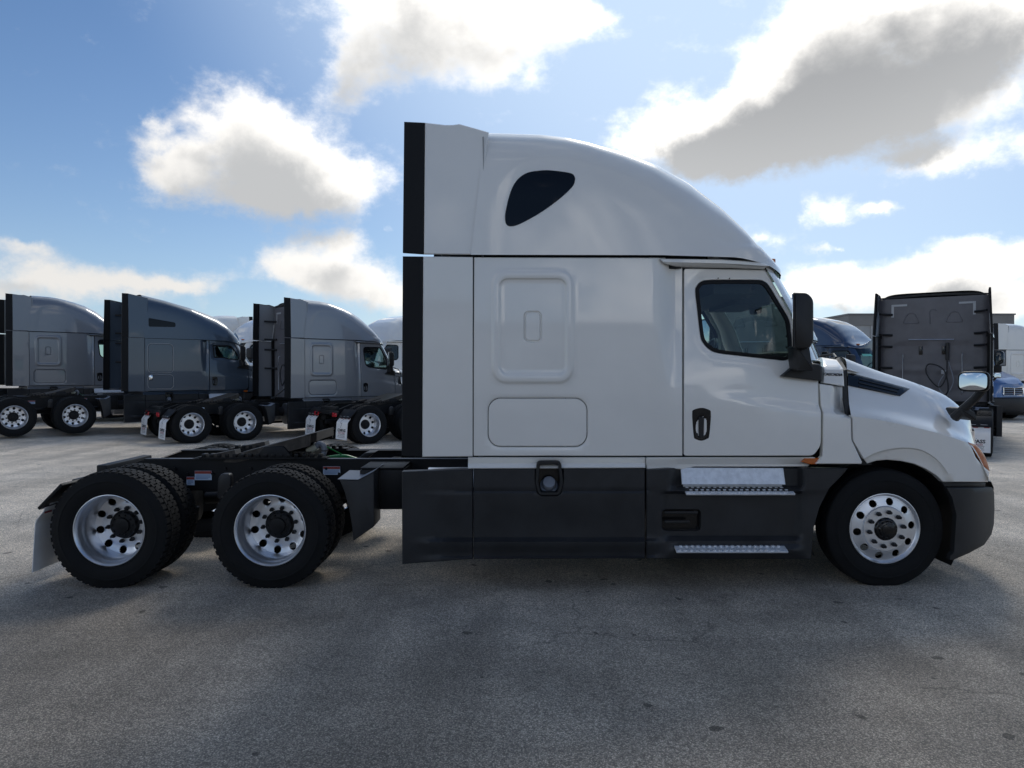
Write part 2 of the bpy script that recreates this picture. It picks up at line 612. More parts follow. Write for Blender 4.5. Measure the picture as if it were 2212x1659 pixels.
# ------------------------------------------------------------------ wheels
def disc_mb(prof, r_out, r_in, hole_c, hole_r, nh=10, phase=0.0):
    """wheel disc in (x,z) with hand holes; prof(r)->y"""
    circ = lambda r_, n, c=(0, 0): [(c[0] + r_ * math.cos(2 * math.pi * k / n), c[1] + r_ * math.sin(2 * math.pi * k / n)) for k in range(n)]
    outer = circ(r_out, 72)
    holes = [circ(hole_r, 14, (hole_c * math.cos(2 * math.pi * (k + phase) / nh), hole_c * math.sin(2 * math.pi * (k + phase) / nh))) for k in range(nh)]
    hin = circ(r_in, 36)
    pts, edges = [], []
    loops = [outer, hin] + holes + [circ(r_, 60) for r_ in (hole_c - hole_r - .006, hole_c - hole_r - .014, hole_c + hole_r + .006)]
    for lp in loops:
        o = len(pts)
        pts += lp
        edges += [(o + i, o + (i + 1) % len(lp)) for i in range(len(lp))]
    for r_ in np.linspace(r_in + .01, r_out - .01, 5):
        for p in circ(r_, 48):
            P = np.array([p])
            if all(segdist(P, l)[0] > .006 for l in loops):
                pts.append(p)
    r = delaunay_2d_cdt([Vector(p) for p in pts], edges, [], 0, 1e-6)
    co = np.array([(p.x, p.y) for p in r[0]])
    tri = np.array([list(t) for t in r[2]])
    cen = co[tri].mean(1)
    ok = np.linalg.norm(cen, axis=1) > r_in * .995
    for h in holes:
        ok &= ~inside(cen, h)
    mb = MB()
    mb.v = [(p[0], float(prof(np.hypot(*p))), p[1]) for p in co]
    cnt = set()
    for t in tri[ok]:
        t = tuple(int(i) for i in t)
        p0, p1, p2 = co[list(t)]
        if (p1[0] - p0[0]) * (p2[1] - p0[1]) - (p1[1] - p0[1]) * (p2[0] - p0[0]) < 0:
            t = t[::-1]
        mb.f.append(t)
        cnt |= {(t[i], t[(i + 1) % 3]) for i in range(3)}
    for i, j in [e for e in cnt if (e[1], e[0]) not in cnt]:
        A, B = mb.v[i], mb.v[j]
        if np.hypot(A[0], A[2]) > r_out * .98:
            continue
        o = len(mb.v)
        mb.v += [A, B, (B[0], B[1] + .014, B[2]), (A[0], A[1] + .014, A[2])]
        mb.f.append((o + 1, o, o + 3, o + 2))
    return mb


WZ = .487          # loaded wheel centre height


def tyre_mb(drive, y0):
    half = [(.284, .048), (.296, .030), (.303, .022), (.318, .016), (.322, .018), (.345, .007), (.385, .0), (.405, .001), (.409, -.002), (.416, -.002), (.420, .002), (.445, .007), (.468, .015)]
    if drive:
        edge = [(.480, .019), (.487, .026)]
        crown = [(.489, .08), (.490, .14)]
    else:
        edge = [(.484, .020), (.496, .027), (.500, .034)]
        crown = [(.503, .055), (.504, .075), (.494, .077), (.494, .085), (.505, .087), (.507, .108), (.496, .110), (.496, .118), (.507, .12), (.508, .14)]
    h = half + edge + crown
    prof = h + [(r, .28 - y) for r, y in h[::-1][1:]]
    mb = MB().lathe(prof, 72, (0, y0, 0))
    if drive:
        nb = 52
        for row, (ya, yb) in enumerate(((.021, .070), (.077, .107), (.112, .168), (.173, .203), (.210, .259))):
            out = row in (0, 4)
            for k in range(nb):
                a0 = 2 * math.pi * (k + .5 * (row % 2)) / nb
                a1 = a0 + 2 * math.pi / nb * (.66 if out else .80)
                sk = .018 if row in (1, 3) else .008
                vs = []
                for r_ in (.480, .504 if not out else .501):
                    for (a, yy) in ((a0, ya), (a1, ya), (a1 + sk, yb), (a0 + sk, yb)):
                        rad = r_ - (.006 if (out and r_ > .49 and yy in (.021, .259)) else 0)
                        vs.append((rad * math.cos(a), y0 + yy, rad * math.sin(a)))
                mb.add(vs, [(4, 5, 6, 7), (0, 1, 5, 4), (1, 2, 6, 5), (2, 3, 7, 6), (3, 0, 4, 7)])
    mb.v = [(x, y, max(z, -WZ)) for x, y, z in mb.v]
    return mb


def place(mb, x, y, z):
    m = MB()
    m.v = [(a + x, b + y, c + z) for a, b, c in mb.v]
    m.f = mb.f
    return m


def nut_mb(r=.019, l=.045):
    return MB().lathe([(0, -l), (r * .7, -l), (r * .78, -l * .55), (r, -l * .5), (r, 0)], 6)


def make_wheels(root, main=True):
    rear_rim = MB().lathe([(.290, .034), (.300, .030), (.3035, .024), (.302, .019), (.297, .018), (.290, .026), (.282, .040), (.277, .060), (.275, .090), (.270, .105), (.263, .120), (.259, .150), (.257, .20), (.256, .272), (.262, .285)], 72)
    rear_disc = disc_mb(lambda r_: .272 + .016 * float(sstep(.26, .19, r_)) - .006 * float(sstep(.19, .183, r_)), .2565, .115, .224, .033, phase=.35)
    rear_rim.add(rear_disc.v, rear_disc.f)
    front_rim = MB().lathe([(.288, .040), (.298, .036), (.3025, .030), (.301, .024), (.295, .023), (.289, .030), (.283, .042), (.276, .047), (.270, .045)], 72)
    fdp = lambda r_: .045 - .018 * float(sstep(.27, .20, r_)) - .016 * float(sstep(.196, .184, r_))
    front_disc = disc_mb(fdp, .270, .095, .232, .032, phase=.2)
    front_rim.add(front_disc.v, front_disc.f)
    drive_o, drive_i, steer = tyre_mb(True, .0), tyre_mb(True, .345), tyre_mb(False, .0)
    hub_r = MB().lathe([(0, .205), (.060, .205), (.066, .208), (.070, .225), (.100, .228), (.110, .236), (.113, .275), (.125, .278), (.125, .30)], 40)
    for k in range(10):
        a = 2 * math.pi * k / 10
        hub_r.add(*((lambda m: (m.v, m.f))(place(nut_mb(.010, .012), .088 * math.cos(a), .228, .088 * math.sin(a)))))
    hub_f = MB().lathe([(0, -.030), (.052, -.030), (.064, -.026), (.074, -.012), (.080, -.012), (.092, -.004), (.099, .012), (.104, .03)], 40)
    cap_f = MB().lathe([(0, -.038), (.040, -.038), (.050, -.034), (.053, -.028)], 32)
    drum = MB().lathe([(0, .30), (.21, .30), (.21, .55), (.08, .6), (.08, 1.1)], 36)
    fdrum = MB().lathe([(0, .07), (.2, .07), (.2, .2), (.08, .25), (.08, .9)], 32)
    nut = nut_mb()
    nut_mesh = []
    xr1 = V(235, 1150, .02)[0]
    xr2 = V(583, 1150, .02)[0]
    xf = V(1912, 1150, .09)[0]
    for x, y, rim_, tyres, hub, dr, ny, nr in ((xr1, 0.0, rear_rim, (drive_o, drive_i), hub_r, drum, .284, .145), (xr2, 0.0, rear_rim, (drive_o, drive_i), hub_r, drum, .284, .145), (xf, .07, front_rim, (steer,), hub_f, fdrum, .012, .145)):
        for side in (0, 1):
            T = (lambda m: m) if side == 0 else (lambda m: m.mirrored())
            wh = T(place(rim_, x, y, WZ)).make('wheel', M['alu'], root)
            for ty in tyres:
                T(place(ty, x, y, WZ)).make('tyre', M['tyre'], wh)
            T(place(hub, x, y, WZ)).make('hub', M['black'] if hub is hub_r else M['trim'], wh)
            if hub is hub_f:
                T(place(cap_f, x, y, WZ)).make('hub_cap', M['trim'], wh)
            T(place(dr, x, y, WZ)).make('brake_drum', M['black'], wh)
            if side == 0:
                for k in range(10):
                    a = 2 * math.pi * (k + .25) / 10
                    if not nut_mesh:
                        o = nut.make('lug_nut', M['black'], wh, off=(0, 0, 0))
                        nut_mesh.append(o.data)
                    else:
                        o = bpy.data.objects.new('lug_nut', nut_mesh[0])
                        COL.objects.link(o)
                        o.parent = wh
                    o.location = (x + nr * math.cos(a), y + ny - YC, WZ + nr * math.sin(a))
    return xr1, xr2, xf


# ------------------------------------------------------------------ lettering
def text_mb(body, size, extrude=.001, bold=0.0, shear=0.0, width=1.0):
    cu = bpy.data.curves.new('lettering', 'FONT')
    cu.body, cu.size, cu.extrude, cu.offset, cu.shear = body, size, extrude, bold, shear
    cu.align_x, cu.align_y = 'CENTER', 'CENTER'
    cu.resolution_u = 2
    ob = bpy.data.objects.new('lettering', cu)
    COL.objects.link(ob)
    dg = bpy.context.evaluated_depsgraph_get()
    me = ob.evaluated_get(dg).to_mesh()
    mb = MB()
    mb.add([(v.co.x * width, v.co.y, v.co.z) for v in me.vertices], [tuple(p.vertices) for p in me.polygons])
    ob.evaluated_get(dg).to_mesh_clear()
    bpy.data.objects.remove(ob)
    bpy.data.curves.remove(cu)
    return mb


def mapped(mb, o, ex, ey, ez):
    """text space (x right, y up, z out) placed with axes ex, ey, ez at o"""
    m = MB()
    o, ex, ey, ez = Vector(o), Vector(ex), Vector(ey), Vector(ez)
    m.v = [tuple(o + ex * x + ey * y + ez * z) for x, y, z in mb.v]
    m.f = mb.f
    return m


# ------------------------------------------------------------------ the tractor truck
def body_y(P, inset_amt=.085):
    """near-side body surface, depth in metres"""
    P = np.asarray(P, float)
    px, py = P[:, 0], P[:, 1]
    z = (806 - py) / 259 + 1.81
    y = .035 + .014 * ((z - 1.75) / .9) ** 2 + .012 * ((px - 1230) / 220) ** 2 * (px < 1460) * .6
    ins = inset_amt * sstep(1.50, 2.65, z)
    y = y + ins * sstep(1424, 1466, px)
    y = y + .05 * sstep(1600, 1740, px) * sstep(1.2, 2.2, z)
    if inset_amt > .05:
        y = y + .045 * np.exp(-((px - 1449) / 15.0) ** 2) * sstep(1.55, 2.5, z)
    return y


def crease(P, p0, p1, a, w, amt, x_on, x_full):
    """body line: surface below the line stands proud"""
    t = (P[:, 0] - p0[0]) / (p1[0] - p0[0])
    ln = p0[1] + t * (p1[1] - p0[1])
    return -amt * sstep(ln - a, ln + w, P[:, 1]) * sstep(x_on, x_full, P[:, 0])


SIL_A = [(1040, 288), (1057, 288.5), (1150, 291), (1215, 297.5), (1267, 307.5), (1340, 327), (1413, 354), (1486, 395), (1559, 451), (1608, 497), (1634, 527), (1656, 551), (1668, 563), (1690, 590)]
SIL_B = [(1020, 305), (1057, 312), (1180, 336), (1350, 380), (1527, 446), (1600, 490), (1650, 540), (1690, 590), (1712, 630), (1735, 670)]


def roof_mb(sil, seam, x_nose, front_x, arch=True, n_rear=7.0, n_front=3.2):
    sil = np.array(sil, float)
    ns, nt = 84, 60
    t = np.linspace(0, 1, ns)
    xs = -.345 + (x_nose + .345) * (1 - (1 - t) ** 1.35)
    th = np.linspace(0, math.pi, nt + 1)
    th = th + .28 * np.sin(2 * th) * -.5
    c, s = np.cos(th), np.sin(th)
    V_, F_ = [], []
    for x in xs:
        u = np.clip((x - front_x) / (x_nose - front_x), 0, 1)
        hw = 1.215 * max(1 - u ** 2.4, 0) ** (1 / 2.4) + .001
        q = sstep(.4, front_x, x)
        n = n_rear + (n_front - n_rear) * q
        px0, _ = proj(x, 1.25 - hw, 2.78)
        zs = np.interp(px0, seam[:, 0], seam[:, 1])
        z0 = CAM_H + (806 - zs) / F * (CAM_D + .04)
        if u > 0:
            z0 -= .05 * u
        cy = np.sign(c) * np.abs(c) ** (2 / n)
        sz = np.abs(s) ** (2 / n)

        def section(H):
            zz = z0 + (H - z0) * sz
            tum = 1 - (.035 + .06 * q) * (zz - z0)
            return 1.25 - hw * cy * tum, zz
        lo, hi = z0 + .002, 4.3
        for _ in range(28):
            H = (lo + hi) / 2
            yy, zz = section(H)
            ppx, ppy = proj(x, yy, zz)
            if np.min(ppy - np.interp(ppx, sil[:, 0], sil[:, 1])) < 0:
                hi = H
            else:
                lo = H
        yy, zz = section(lo)
        sl = .125 * np.clip((zz - z0) / max(lo - z0, .01), 0, 1) * float(sstep(1.0, -.315, x)) if arch else 0
        V_ += list(zip(x + sl + 0 * yy, yy, zz))
    V_ = np.array(V_)
    if arch:
        line = [(1066, 520), (1072, 455), (1085, 405), (1108, 366), (1145, 348), (1190, 343), (1240, 348), (1300, 364), (1370, 392), (1430, 425), (1510, 475), (1580, 520)]
        line = catmull(line, n=5)
        ymir = np.minimum(V_[:, 1], 2.5 - V_[:, 1])
        ppx, ppy = proj(V_[:, 0], ymir, V_[:, 2])
        P = np.stack([ppx, ppy], 1)
        d = segdist(P, line, closed=False)
        below = inside(P, line + [(1600, 560), (1066, 560)])
        sd = np.where(below, d, -d)
        dep = .008 * sstep(-4, 8, sd) * (1 - sstep(1400, 1560, ppx)) * (1 - sstep(492, 548, ppy))
        lip = -.022 * sstep(525, 532, ppy - (ppx - 1560) * .05) * sstep(1440, 1590, ppx)
        side = (ymir < .42)
        dd = (dep + lip) * side
        V_[:, 1] += np.where(V_[:, 1] < YC, dd, -dd)
    for i in range(ns - 1):
        for k in range(nt):
            a = i * (nt + 1) + k
            F_.append((a, a + 1, a + nt + 2, a + nt + 1))
    mb = MB()
    mb.v = [tuple(p) for p in V_]
    mb.f = F_
    return mb


def surface_y(mb):
    tree = BVHTree.FromPolygons([Vector(p) for p in mb.v], mb.f)
    o = Vector((0, -CAM_D, CAM_H))

    def f(P):
        out = []
        for p in P:
            h = tree.ray_cast(o, Vector(ray(*p)).normalized())
            out.append(h[0].y if h[0] is not None else .15)
        return np.array(out)
    return f


def tag_both(o, **k):
    return o


def make_truck(name, label, paintkey, variant='A', group=None):
    P_ = M[paintkey]
    root = thing(name, label, 'truck', (0, YC, 0), 0, group)
    A = variant == 'A'
    # ---------------- roof
    seam = np.array([(900, 551), (1430, 552), (1600, 558), (1660, 566), (1720, 585)] if A else [(900, 600), (1430, 600), (1600, 604), (1700, 612), (1760, 625)], float)
    rf = roof_mb(SIL_A if A else SIL_B, seam, 2.52 if A else 2.62, 1.86 if A else 1.95, arch=A)
    roof = part('roof_fairing', rf, P_, root)
    fy = surface_y(rf)
    if A:
        win = catmull([(1090.6, 474), (1092, 455), (1102.5, 414), (1117, 388), (1138, 373), (1165, 368), (1190, 367.5), (1231, 373), (1241, 380), (1242.5, 390), (1235.8, 405), (1206, 432.5), (1165, 461.6), (1123, 484.5), (1103, 489.5), (1093.5, 485)], True, 5)
        lip = [(x, y) for x, y in inset(win, -1.6)]
        part('window_rim', panel(lip, lambda P: fy(P) - .001, grid=14, holes=[win], rim=.01, edge=.5, soft=.002), P_, root, both=True)
        part('roof_window', panel(win, lambda P: fy(P) - .003, grid=16, rim=.0, edge=.8), M['dark_glass'], root, both=True)
    else:
        win = round_poly([(1050, 452), (1235, 478), (1235, 512), (1050, 516)], 12)
        part('roof_window', panel(win, lambda P: fy(P) - .006, grid=16, rim=.01, edge=.8), M['dark_glass'], root, both=True)
    for k, yy in enumerate((.55, .9, 1.25, 1.6, 1.95)) if A else ():
        xx = 2.52 - .42 * (abs(yy - 1.25) / 1.2) ** 2.2
        part('marker_light', MB().box(xx - .11, xx - .01, yy - .05, yy + .05, 2.80, 2.845, .012), M['amber'], root)
    # ---------------- side extenders behind the sleeper
    if A:
        up = [(918, 265), (940, 267.5), (961, 270), (978, 270), (992, 268), (1025, 277), (1056, 286), (1024, 549), (915.5, 548.5)]
        upb = [(873, 263), (917.5, 265), (915, 548.5), (870, 545.5)]
        lo, lob = [(914, 554), (1021.5, 555.5), (1021, 986), (912, 987)], [(870, 553.6), (913.5, 554), (911.5, 987), (867.6, 985.6)]
    else:
        up = [(918, 284), (1050, 310), (1026, 598), (915.5, 598)]
        upb = [(880, 284), (917.5, 284), (915, 598), (872, 598)]
        lo, lob = [(914, 600), (1021.5, 600), (1021, 986), (912, 987)], [(872, 600), (913.5, 600), (911.5, 987), (868, 985.6)]
    fe = lambda P: (.040 + .0425 * np.maximum((806 - P[:, 1]) / 259 - .97, 0)) + .003 - .02 * sstep(1020, 870, P[:, 0])
    for nm, pl, m_ in (('side_extender', up, P_), ('extender_flap', upb, M['rubber']), ('side_extender', lo, P_), ('extender_flap', lob, M['rubber'])):
        part(nm, panel(pl, fe, grid=26, rim=.035, edge=1.2), m_, root, both=True)
    # roof cap between the extenders
    zt, zr = (3.80, 3.86) if A else (3.66, 3.70)
    cap = MB()
    prof = [(-.72, 3.88), (-.55, 3.87), (-.33, 3.90), (-.26, 3.86)] if A else [(-.72, 3.80), (-.45, 3.78), (-.26, 3.70)]
    ysec = np.linspace(.10, 2.40, 13)
    vs, fs = [], []
    for (x, z) in prof[(2 if A else 1):]:
        for yv in ysec:
            vs.append((x, yv, z - .06 + .05 * (1 - ((yv - 1.25) / 1.15) ** 2)))
    m_ = len(ysec)
    for i in range(len(vs) // m_ - 1):
        for k in range(m_ - 1):
            fs.append((i * m_ + k, i * m_ + k + 1, (i + 1) * m_ + k + 1, (i + 1) * m_ + k))
    part('roof_edge', cap.add(vs, fs), P_, root)
    # ---------------- sleeper side
    s_top = 556 if A else 601
    rects = [(1064, 584, 1237, 827, 30), (1079, 602, 1223, 809, 18)]
    small = (1133.5, 674, 1168, 737, 9)
    lower = (1054, 859.5, 1268.5, 965, 27)

    def f_sleeper(P):
        y = body_y(P)
        if A:
            d = sdf_rr(P, *rects[0])
            y = y - .020 * sstep(2.5, -3.0, d)
            d2 = sdf_rr(P, *rects[1])
            y = y + .020 * sstep(2.5, -3.0, d2)
            d3 = np.abs(sdf_rr(P, *small))
            y = y + .016 * sstep(3.0, .6, d3)
            y = y + .006 * sstep(3, 0, sdf_rr(P, *lower))
        return y
    loops = []
    if A:
        for r_ in rects:
            for o in (-4, -1.5, 1, 3.5):
                loops.append(rr(r_[0] - o, r_[1] - o, r_[2] + o, r_[3] + o, r_[4] + o, 7))
        for o in (-3, -.6, .6, 3):
            loops.append(rr(small[0] - o, small[1] - o, small[2] + o, small[3] + o, small[4] + o, 5))
        loops.append(rr(lower[0] - 3, lower[1] - 3, lower[2] + 3, lower[3] + 3, lower[4] + 3, 7))
        holes = [rr(*lower, 7)]
    else:
        holes = [rr(1045, 640, 1215, 850, 26, 6), rr(1045, 868, 1215, 968, 24, 6)]
    sl = round_poly([(1024, s_top), (1474, s_top + 1), (1474, 984.5), (1023, 984.5)], 2)
    sleeper = part('sleeper_side', panel(sl, f_sleeper, grid=13, holes=holes, loops=loops, rim=.035), P_, root, both=True)
    if A:
        lo_ = rr(lower[0] + 1.3, lower[1] + 1.3, lower[2] - 1.3, lower[3] - 1.3, lower[4] - 1, 7)
        part('luggage_door', panel(lo_, lambda P: body_y(P) - .004 * ((P[:, 1] - 850) / 60 - 1), grid=18, rim=.03, edge=1.4), P_, root, both=True)
    else:
        for q in ((1045, 640, 1215, 850, 26), (1045, 868, 1215, 968, 24)):
            part('locker_door', panel(rr(q[0] + 1.5, q[1] + 1.5, q[2] - 1.5, q[3] - 1.5, q[4] - 1, 6), lambda P: body_y(P) - .002, grid=22, rim=.03), P_, root, both=True)
            part('door_seal', ring(rr(q[0] - 3, q[1] - 3, q[2] + 3, q[3] + 3, q[4] + 3, 6), rr(*q, 6), lambda P: body_y(P) - .006), M['silver'], root, both=True)
        part('locker_latch', MB().box(-.22, -.13, .0, .05, 1.42, 1.56, .01), M['chrome'], root, both=True)
    ss = MB().box(-.36, -.285, .085, .14, 1.10, 2.80).box(1.37, 1.48, .20, .24, 1.10, 2.70)
    for k in range(20):
        xa_ = -.34 + 2.40 * k / 24
        ss.box(xa_, xa_ + .1, .11 + .12 * max(0, (k - 19) / 5), .16 + .12 * max(0, (k - 19) / 5), 2.74, 2.84)
    if A:
        part('seam_seal', ss, M['rubber'], root, both=True, smooth=False)
    # ---------------- door
    door_out = round_poly([(1477.5, 580), (1653, 583), (1711, 684), (1728, 742), (1767, 800), (1768.5, 875), (1774, 890), (1773, 962), (1757, 984.5), (1477, 984.5)], [6, 5, 12, 12, 8, 5, 5, 10, 10, 6])
    if A:
        wo = round_poly([(1501, 605), (1645, 605), (1704, 690), (1713, 780), (1530, 761)], [32, 22, 14, 18, 26], 6)
        wo = catmull([(1502, 631), (1505, 618), (1514.5, 608.5), (1531.6, 605), (1580, 604.5), (1636.6, 605), (1650, 608), (1661.4, 618), (1682, 652), (1703.4, 688.5), (1708, 712), (1710.7, 738), (1711.4, 759), (1707, 772.5), (1695.8, 778.6), (1676.7, 777.3), (1615, 770.5), (1552.6, 763), (1531.6, 754.4), (1518.2, 740), (1512.5, 723), (1507, 677)], True, 4)
    else:
        wo = round_poly([(1500, 640), (1640, 640), (1690, 705), (1705, 752), (1620, 748), (1580, 738), (1510, 738)], [10, 20, 20, 12, 10, 10, 10], 5)

    def f_door(P):
        y = body_y(P)
        y = y + crease(P, (1540, 858), (1774, 893), 16, 2, .022, 1480, 1700)
        wd = segdist(P, wo)
        y = y + .009 * sstep(10, 5, wd)
        return y
    door = part('door', panel(door_out, f_door, grid=11, holes=[wo], loops=[inset(wo, -7), inset(wo, -3)], rim=.04), P_, root, both=True)
    wi = inset(wo, 8.5)
    fr_in = inset(wo, 8.0)
    part('window_seal', panel(inset(wo, .4), lambda P: f_door(P) - .002, grid=8, holes=[fr_in], rim=.02, edge=1.5, soft=.004), M['rubber'], door, both=True)
    part('window_glass', panel(wi, lambda P: body_y(P) + .016, grid=30, rim=0, edge=0), M['glass'], door, both=True)
    hd = catmull([(1494.5, 893), (1497, 885), (1516, 880), (1534, 885), (1537, 893), (1536.5, 910), (1533, 943), (1528, 949), (1515, 953), (1502, 949), (1498, 943), (1495, 910)], True, 4)
    part('door_handle_bezel', panel(hd, lambda P: body_y(P) - .004 + .03 * sstep(12, 4, np.hypot((P[:, 0] - 1515) / 1.0, (P[:, 1] - 922) / 2.0)), grid=5, rim=.02), M['trim'], door, both=True)
    hb = round_poly([(1509, 900), (1521, 900), (1520, 946), (1510, 946)], 4)
    part('door_handle', panel(hb, flat(.018), grid=8, rim=.02), M['plastic'], door, both=True)
    for bx in ((1551.5, 1041.5), (1576, 1042)) if A else ():
        c_ = (bx[0], bx[1] - 440.5)
        part('screw', panel([(c_[0] + 1.5 * math.cos(k * .785), c_[1] + 1.5 * math.sin(k * .785)) for k in range(8)], lambda P: f_door(P) - .004, grid=6, rim=.004, edge=0), M['trim'], door, both=True)
    # ---------------- drip rail over the door
    if A:
        ga = [(1425, 559), (1560, 560.5), (1640, 566), (1664, 574), (1655, 576), (1600, 572), (1560, 570), (1446, 567.5), (1433, 567)]
        part('drip_rail', panel(ga, lambda P: body_y(P, .01) - .022, grid=14, rim=.02), P_, root, both=True)
        gu = [(1432, 567), (1446, 567.5), (1560, 570), (1655, 576.5), (1651, 581), (1480, 577.5), (1462, 576)]
        part('door_gutter', panel(gu, lambda P: body_y(P, .01) - .018 + .09 * sstep(1425, 1470, P[:, 0]) * np.clip((P[:, 1] - np.interp(P[:, 0], [1432, 1560, 1655], [567, 570, 576.5])) / 8, 0, 1), grid=5, rim=.03), P_, root, both=True)
    # ---------------- A pillar and windshield
    lv = np.linspace(0, 1, 15)
    if A:
        ed = catmull([(1640, 556), (1668, 600), (1690, 640), (1714, 684), (1731, 732), (1750, 778)], n=3)
    else:
        ed = catmull([(1655, 606), (1675, 635), (1700, 680), (1722, 715), (1740, 750), (1768, 790)], n=3)
    E = [V(p[0], p[1], .135) for p in ed]
    m_ = len(E)
    pil, gls, hdr = MB(), MB(), MB()
    rows_p, rows_g = [], []
    for i, e in enumerate(E):
        t = i / (m_ - 1)
        xg, yg = e[0] + .125 + .01 * t, e[1] + .16
        rows_p.append([(e[0], e[1], e[2]), (e[0] + .055, e[1] + .045, e[2]), (xg, yg, e[2]), (xg + .004, yg + .02, e[2])])
        b = .22 + .10 * t
        hw = 1.25 - yg
        row = []
        for k in range(25):
            yy = yg + 2 * hw * k / 24
            row.append((xg + b * (1 - abs((1.25 - yy) / hw) ** 2.1) - .002, yy, e[2]))
        rows_g.append(row)
    for rows, mb in ((rows_p, pil), (rows_g, gls)):
        n_ = len(rows[0])
        mb.add([q for r_ in rows for q in r_], [(i * n_ + k, (i + 1) * n_ + k, (i + 1) * n_ + k + 1, i * n_ + k + 1) for i in range(len(rows) - 1) for k in range(n_ - 1)])
    part('pillar', pil, P_, root, both=True)
    part('windshield', gls, M['shield'], root)
    hd_ = MB()
    top_ = rows_g[0]
    nose_x, fr_x = (2.52, 1.86) if A else (2.62, 1.95)

    def lip_(y_):
        u_ = max(1 - (min(abs(y_ - 1.25), 1.21) / 1.215) ** 2.4, 0) ** (1 / 2.4)
        x_ = fr_x + u_ * (nose_x - fr_x) - .010
        zz_ = np.interp(proj(x_, y_ if y_ < 1.25 else 2.5 - y_, 2.78)[0], seam[:, 0], seam[:, 1])
        return (x_, y_, CAM_H + (806 - zz_) / F * (CAM_D + .04) - .05 * u_ + .006)
    hr_ = []
    for q in [(E[0][0] - .02, .06, E[0][2])] + list(top_) + [(E[0][0] - .02, 2.44, E[0][2])]:
        lp_ = lip_(q[1])
        hr_.append([(q[0] + .003, q[1], q[2] - .03), ((q[0] + lp_[0]) / 2, q[1], (q[2] + lp_[2]) / 2), lp_])
    hd_.add([q for r_ in hr_ for q in r_], [(i * 3 + k, i * 3 + k + 1, (i + 1) * 3 + k + 1, (i + 1) * 3 + k) for i in range(len(hr_) - 1) for k in range(2)])
    part('windshield_header', hd_, P_, root)
    # windshield base strip and cowl
    cw = MB()
    rows = []
    for k, q in enumerate(rows_g[-1]):
        rows.append([q, (q[0] + .05, q[1], q[2] - .02), (q[0] + .55 - .22 * abs(q[1] - 1.25), q[1], q[2] - .10)])
    cw.add([q for r_ in rows for q in r_], [(i * 3 + k, i * 3 + k + 1, (i + 1) * 3 + k + 1, (i + 1) * 3 + k) for i in range(len(rows) - 1) for k in range(2)])
    part('cowl', cw, P_, root)
    for y0, y1 in ((.55, 1.15), (1.45, 2.1)):
        zb = rows_g[-1][12][2]
        xb = rows_g[-1][6][0]
        part('wiper', MB().tube([(xb + .03, y0, zb + .03), (xb + .14, (y0 + y1) / 2, zb + .07), (xb + .06, y1, zb + .05)], .012, 6), M['plastic'], root)
    # ---------------- cab interior
    x_b = 1.22
    part('cabin_lining', MB().box(x_b - .06, x_b, .12, .55, 1.15, 2.7).box(x_b - .06, x_b, 1.95, 2.38, 1.15, 2.7).box(-.25, 2.15, .14, 2.36, 2.70, 2.74).box(1.75, 2.14, .25, 2.25, 2.50, 2.70).box(2.10, 2.44, .80, 1.70, 2.46, 2.70).box(-.25, 2.5, .12, 2.38, 1.05, 1.12).box(-.20, -.16, .1, 2.4, 1.1, 2.75), M['cabin'], root, smooth=False)
    part('dashboard', MB().box(2.28, 2.60, .30, 2.20, 1.35, 2.0, .05), M['cabin'], root)
    for yy in (.62, 1.88):
        st = part('seat', MB().box(1.32, 1.82, yy - .26, yy + .26, 1.45, 1.60, .05).box(1.24, 1.38, yy - .25, yy + .25, 1.55, 2.18, .05), M['cabin'], root)
        part('headrest', MB().box(1.25, 1.36, yy - .14, yy + .14, 2.19, 2.36, .04), M['cabin'], st)
    sw = MB()
    th = [2 * math.pi * k / 28 for k in range(29)]
    sw.tube([(2.12 + .10 * math.sin(a), 1.88 + .22 * math.cos(a), 1.98 + .20 * math.sin(a)) for a in th], .018, 8, False).tube([(2.12, 1.88, 1.98), (2.4, 1.88, 1.75)], .035, 8)
    part('steering_wheel', sw, M['plastic'], root)
    part('sun_visor', MB().box(2.06, 2.12, .25, 1.1, 2.52, 2.70, .01).box(2.06, 2.12, 1.4, 2.25, 2.52, 2.70, .01), M['cabin_light'], root)
    part('dash_camera', MB().box(2.40, 2.47, 1.10, 1.30, 2.40, 2.58, .02), M['plastic'], root)
    # ---------------- cowl side panel between door and hood
    cs = [(1770, 829), (1823.5, 836.5), (1825, 862), (1832, 893), (1838, 905), (1839, 950), (1862, 998), (1860, 1002), (1762, 1002), (1776, 985), (1777.5, 955), (1778, 892), (1772.5, 876)]

    def f_cs(P):
        y = body_y(P)
        y = y + crease(P, (1540, 858), (1774, 893), 16, 2, .022, 1480, 1700)
        y = y + .17 * sstep(1797, 1815, P[:, 0]) * sstep(897, 884, P[:, 1] - (P[:, 0] - 1815) * .3)
        return y
    part('cowl_side', panel(cs, f_cs, grid=7, loops=[[(1800, 834), (1822, 837), (1825, 862), (1828, 880), (1830, 896), (1815, 896), (1803, 880)]], rim=.05), P_, root, both=True)
    bd = [(1776, 772), (1807, 777), (1821, 796), (1823.5, 834.5), (1778, 827.5), (1780, 800)]
    badge = part('badge_panel', panel(bd, lambda P: body_y(P) + .005 + .30 * np.clip((796 - P[:, 1]) / 24, 0, 1) ** 1.2, grid=6, rim=.05), P_, root, both=True)
    if A:
        lt = text_mb('CASCADIA', .031, .002, .0008, .25, 1.08)
        o_ = Vector(V(1799, 809, float(body_y(np.array([(1801., 808.)]))[0]) - .001))
        part('badge_lettering', mapped(lt, o_, (.995, 0, -.045), (.045, 0, .995), (0, -1, 0)), M['trim'], badge)
    # ---------------- hood: upper loft
    L1 = catmull([(1838, 897), (1905, 907), (1971, 921), (2035, 937), (2090, 955.5)], n=6)
